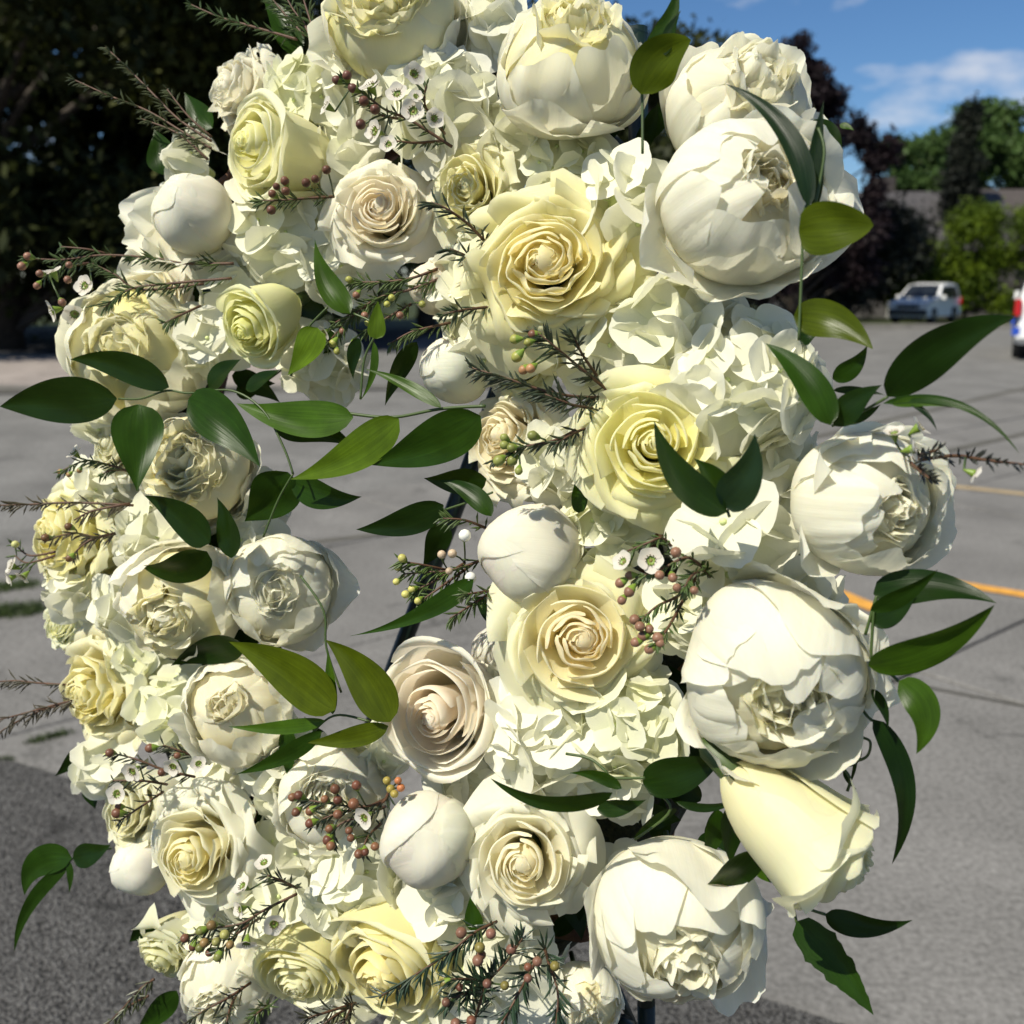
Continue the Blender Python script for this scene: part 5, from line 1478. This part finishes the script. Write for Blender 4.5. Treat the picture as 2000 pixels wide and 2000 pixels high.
sprig('bushy green bud sprig above the opening', 2, [[(100, 1860), (260, 1690), (400, 1600), (560, 1560), (720, 1500)], [(240, 1520), (400, 1520), (560, 1500), (700, 1450)], [(450, 1850), (560, 1790), (680, 1760), (770, 1740)], [(150, 1740), (300, 1660), (420, 1620)], [(300, 1790), (420, 1720), (560, 1640)]],
      buds=[(225, 1508), (265, 1590), (455, 1605), (430, 1640), (190, 1785), (140, 1850), (160, 1895), (310, 1700), (330, 1740), (620, 1640), (500, 1700)], blossoms=[(95, 1790, 45, -.4, -.3), (240, 1860, 46, .0, -.5)], needles=1.3, dz=.045, seed=11, bcols=[GB, PK, GB], nlen=26, ncol=(.05, .08, .018), bud_r=9)
sprig('dark needle sprig with olive buds below the big apricot yellow rose', 5, [[(1230, -10), (1330, 70), (1450, 170), (1620, 310)], [(1440, 20), (1480, 110), (1560, 230)]], buds=[(1118, 35), (1215, 8), (1130, 130, 1.2), (1165, 200), (1205, 192), (1190, 52)], dz=.085, seed=12, nlen=32, ncol=(.022, .034, .016), bcols=[GB, BR, GB, OR, OR, GB], needles=1.1)
sprig('long dark needle tip at the top right of the opening', 5, [[(890, 190), (1060, 240), (1240, 300), (1420, 340), (1600, 350)], [(1280, 330), (1440, 390), (1570, 410)]], dz=.09, seed=13, nlen=32, needles=1.4, ncol=(.022, .034, .016), name='needle_tip')
sprig('sprig of green buds in front of the profile rose', 5, [[(1000, 690), (1150, 620), (1330, 580), (1450, 520), (1570, 430)], [(1340, 600), (1440, 540), (1570, 490)]], buds=[(1062, 565), (1062, 605), (1100, 620), (1032, 690, 1.15), (1105, 690, 1.1), (1140, 745), (1215, 555, 1.2)], dz=.085, seed=14, bcol=(.20, .22, .055), nlen=28, needles=1.0, ncol=(.03, .045, .018))
sprig('pale bud sprig with two fat white buds in the opening', 5, [[(520, 1300), (640, 1290), (780, 1280), (950, 1220)], [(560, 1400), (680, 1340), (850, 1240)], [(500, 1230), (620, 1250), (760, 1280)], [(620, 1440), (720, 1370), (860, 1270)]],
      buds=[(512, 1215), (488, 1265), (480, 1342), (565, 1382), (530, 1410), (597, 1445), (725, 1195), (782, 1190), (765, 1285), (850, 1092, 1.7), (880, 1320, 1.6)], dz=.05, seed=15, bcols=[(.45, .42, .12)] * 6 + [(.42, .32, .22)] * 3 + [(.78, .77, .70)] * 2, nlen=26, ncol=(.05, .085, .015))
sprig('short needle tip above the fat white bud', 5, [[(735, 1000), (850, 1010), (970, 1055)]], dz=.055, seed=16, nlen=26, name='needle_tip')
sprig('needle tuft below the pale bud sprig', 5, [[(770, 1540), (880, 1470), (1005, 1390)], [(850, 1410), (920, 1400), (1000, 1390)]], dz=.06, seed=17, nlen=26, needles=1.3, name='needle_tip')
sprig('pink berry sprig hanging over the apricot spiral rose', 6, [[(100, 1160), (230, 1110), (340, 1060), (420, 1110), (450, 1150)], [(120, 1360), (200, 1290), (300, 1240), (400, 1140)], [(330, 1200), (370, 1140), (430, 1110)], [(60, 1030), (160, 990), (230, 970), (300, 1040), (400, 1100)], [(200, 1460), (260, 1380), (330, 1250)]],
      buds=[(28, 1180), (72, 1145), (70, 1222), (35, 1262), (213, 1143), (275, 1155), (290, 1035), (295, 1202), (376, 1215), (95, 1353), (120, 1385), (165, 1397), (135, 1430), (205, 1438), (100, 1460), (165, 1492), (215, 1462)],
      blossoms=[(172, 1075, 68), (45, 1082, 56, -.3, .2)], dz=.085, seed=18, bcol=(.22, .115, .072), nlen=24, needles=.9, bud_r=11.5, ncol=(.05, .085, .018))
sprig('bare twig with white bell waxflower pointing right over the road', 6, [[(1940, 622), (1750, 600), (1600, 580), (1420, 602)], [(1530, 550), (1470, 570), (1400, 590)], [(1490, 690), (1450, 660), (1380, 600)]], blossoms=[(1320, 480, 56, -.2, .5), (1432, 450, 60, .5, .4), (1400, 550, 60, .4, .1), (1690, 662, 52, .9, -.4)], dz=.075, seed=19, needles=.6, nlen=22, ncol=(.02, .022, .016))
sprig('brown bud sprig across the yellow cream rose at lower left', 7, [[(590, 470), (720, 500), (880, 560), (1050, 600)], [(880, 430), (1000, 470), (1130, 530)], [(640, 840), (760, 760), (880, 680)], [(610, 620), (760, 620), (900, 640)]], buds=[(592, 470, 1.1), (808, 445, 1.1), (956, 485), (872, 575), (630, 795, 1.1), (640, 760)], blossoms=[(718, 565, 60), (935, 540, 54), (1072, 528, 46), (635, 690, 60)], dz=.06, seed=20, bcol=BR, needles=.8, nlen=24, ncol=(.022, .03, .014))
sprig('large reddish brown berry cluster left of the ivory egg shaped bud', 8, [[(-30, 720), (100, 740), (260, 760), (400, 740), (440, 680)], [(40, 850), (150, 800), (300, 770), (420, 720)], [(130, 960), (170, 860), (330, 800), (420, 760)], [(290, 1010), (330, 920), (400, 850)]],
      buds=[(150, 665, 1.15), (265, 645), (95, 720), (250, 745, 1.2), (165, 725), (15, 785), (165, 802, 1.1), (15, 850, 1.1), (120, 880, 1.1), (225, 890), (110, 940, 1.1), (127, 972), (278, 1015), (312, 1005), (365, 975), (235, 930), (-45, 700), (-80, 710), (-60, 790), (430, 620), (490, 620), (450, 665), (505, 658), (470, 692)],
      blossoms=[(315, 815, 66)], dz=.065, seed=21, bcols=[(.15, .066, .036), (.13, .05, .03), (.17, .08, .04)] * 6 + [(.15, .066, .036)] + [(.28, .22, .05), (.36, .13, .05)] * 3, bud_r=10.5, needles=.9, nlen=26, ncol=(.02, .032, .014))
sprig('olive bud sprig with pale waxflowers below the lemon hearted rose', 7, [[(1000, 1470), (1130, 1420), (1300, 1390), (1420, 1320), (1600, 1230)], [(1170, 1560), (1260, 1460), (1400, 1360)], [(1440, 1130), (1520, 1160), (1600, 1200)], [(1100, 1500), (1230, 1440), (1340, 1390)]],
      buds=[(997, 1470), (1080, 1430), (1140, 1400, 1.1), (1210, 1450, 1.1), (1040, 1515), (1078, 1522), (1102, 1495), (1165, 1490), (1130, 1545), (1175, 1570), (1240, 1505)], blossoms=[(1475, 1390, 64), (1330, 1490, 58), (1312, 1192, 58, -.3, .3), (1300, 1310, 50, -.3, 0), (1425, 1065, 52, -.1, .4)], dz=.075, seed=22, bcols=[BR, (.14, .15, .04), (.2, .13, .05), (.26, .25, .08)], needles=.9, nlen=24, ncol=(.035, .045, .018))
sprig('dark needle branch with brown berries across the bottom hydrangea', 8, [[(400, 1780), (560, 1680), (760, 1550), (900, 1440), (1020, 1380)], [(1160, 1470), (1080, 1590), (980, 1700), (940, 1790), (900, 1920)], [(1030, 1960), (1110, 1820), (1180, 1690), (1250, 1560)], [(1340, 1960), (1350, 1760), (1300, 1600), (1280, 1520)], [(760, 1690), (860, 1690), (940, 1700)], [(760, 1810), (860, 1760), (940, 1720)]],
      buds=[(830, 1440, 1.1), (990, 1445, 1.1), (930, 1520, 1.1), (940, 1560), (920, 1590, 1.1), (1100, 1530, 1.1), (740, 1712, 1.1), (822, 1735), (748, 1815, 1.1), (970, 1715), (1065, 1725, 1.1), (1190, 1625), (1240, 1595, 1.2), (1190, 1685, 1.1), (1335, 1620), (885, 1915), (800, 1930)],
      dz=.085, seed=23, bcols=[(.17, .085, .055), (.17, .08, .055), (.18, .15, .04), (.15, .06, .035)], needles=1.35, nlen=36, bud_r=10.5, ncol=(.018, .04, .018))
sprig('brown twigs at far left crossing the frilly yellow rose', 4, [[(-20, 930), (150, 925), (400, 915), (720, 930)], [(250, 1115), (400, 1080), (520, 1100), (640, 1080)], [(380, 1210), (480, 1120), (620, 1080)], [(400, 1010), (500, 960), (700, 920)]], dz=.045, seed=24, needles=.9, nlen=24, ncol=(.06, .05, .025), buds=[(370, 1045), (245, 1105), (375, 1215)], bcol=(.14, .07, .03))
sprig('green sprig with tiny bloom at the left rim above the pale cream rose', 4, [[(320, 750), (460, 690), (580, 710), (690, 745)], [(540, 770), (600, 740), (690, 740)]], buds=[(325, 750, .7), (372, 765, .7), (428, 742, .7)], blossoms=[(405, 650, 48, -.3, .4)], dz=.03, seed=25, needles=1.1, nlen=20, bcol=(.25, .15, .06))
sprig('small white waxflowers at the leftmost rim', 4, [[(80, 1200), (150, 1240), (300, 1200)], [(80, 1140), (160, 1200), (300, 1180)]], blossoms=[(70, 1260, 50, -.4, .2), (130, 1310, 46, -.3, -.4), (60, 1320, 44, -.5, -.2)], buds=[(82, 1140)], bcol=(.5, .5, .2), dz=.01, seed=26, needles=.4)
sprig('bare twig pointing left over the concrete, upper of two', 4, [[(-60, 1885), (80, 1875), (180, 1885), (320, 1895), (440, 1900)]], dz=.0, seed=27, needles=.8, nlen=26, ncol=(.05, .045, .025), name='bare_twig')
sprig('forked bare twig pointing left over the concrete, lower of two', 7, [[(-40, 300), (120, 260), (320, 205), (440, 180)], [(-60, 400), (60, 320), (200, 250), (320, 215), (440, 190)]], dz=.0, seed=28, needles=.9, nlen=26, ncol=(.06, .05, .03), name='bare_twig')
sprig('twig with green tips at the bottom left corner of the wreath', 7, [[(570, 1940), (660, 1850), (760, 1740), (830, 1690)], [(620, 1900), (720, 1820), (800, 1780)]], dz=-.005, seed=29, needles=1.0, nlen=24, ncol=(.05, .06, .02))
sprig('brown needle twig over the white peony at the bottom edge', 7, [[(970, 1950), (1100, 1860), (1230, 1790), (1350, 1710)], [(1220, 1930), (1240, 1850), (1270, 1780)]], dz=.075, seed=30, needles=1.0, nlen=26, ncol=(.035, .04, .018))
sprig('tiny needle tuft between the cream rose and white peony at the bottom', 7, [[(1365, 1890), (1420, 1850), (1460, 1830)]], dz=.07, seed=31, needles=1.4, nlen=24, name='needle_tip')
sprig('needle tuft at the bottom edge beside the golden hearted rose', 8, [[(0, 1900), (100, 1870), (260, 1820)], [(80, 1940), (160, 1880), (250, 1830)], [(180, 1960), (220, 1880), (250, 1820)]], dz=.075, seed=32, needles=1.3, nlen=28, ncol=(.03, .03, .014))
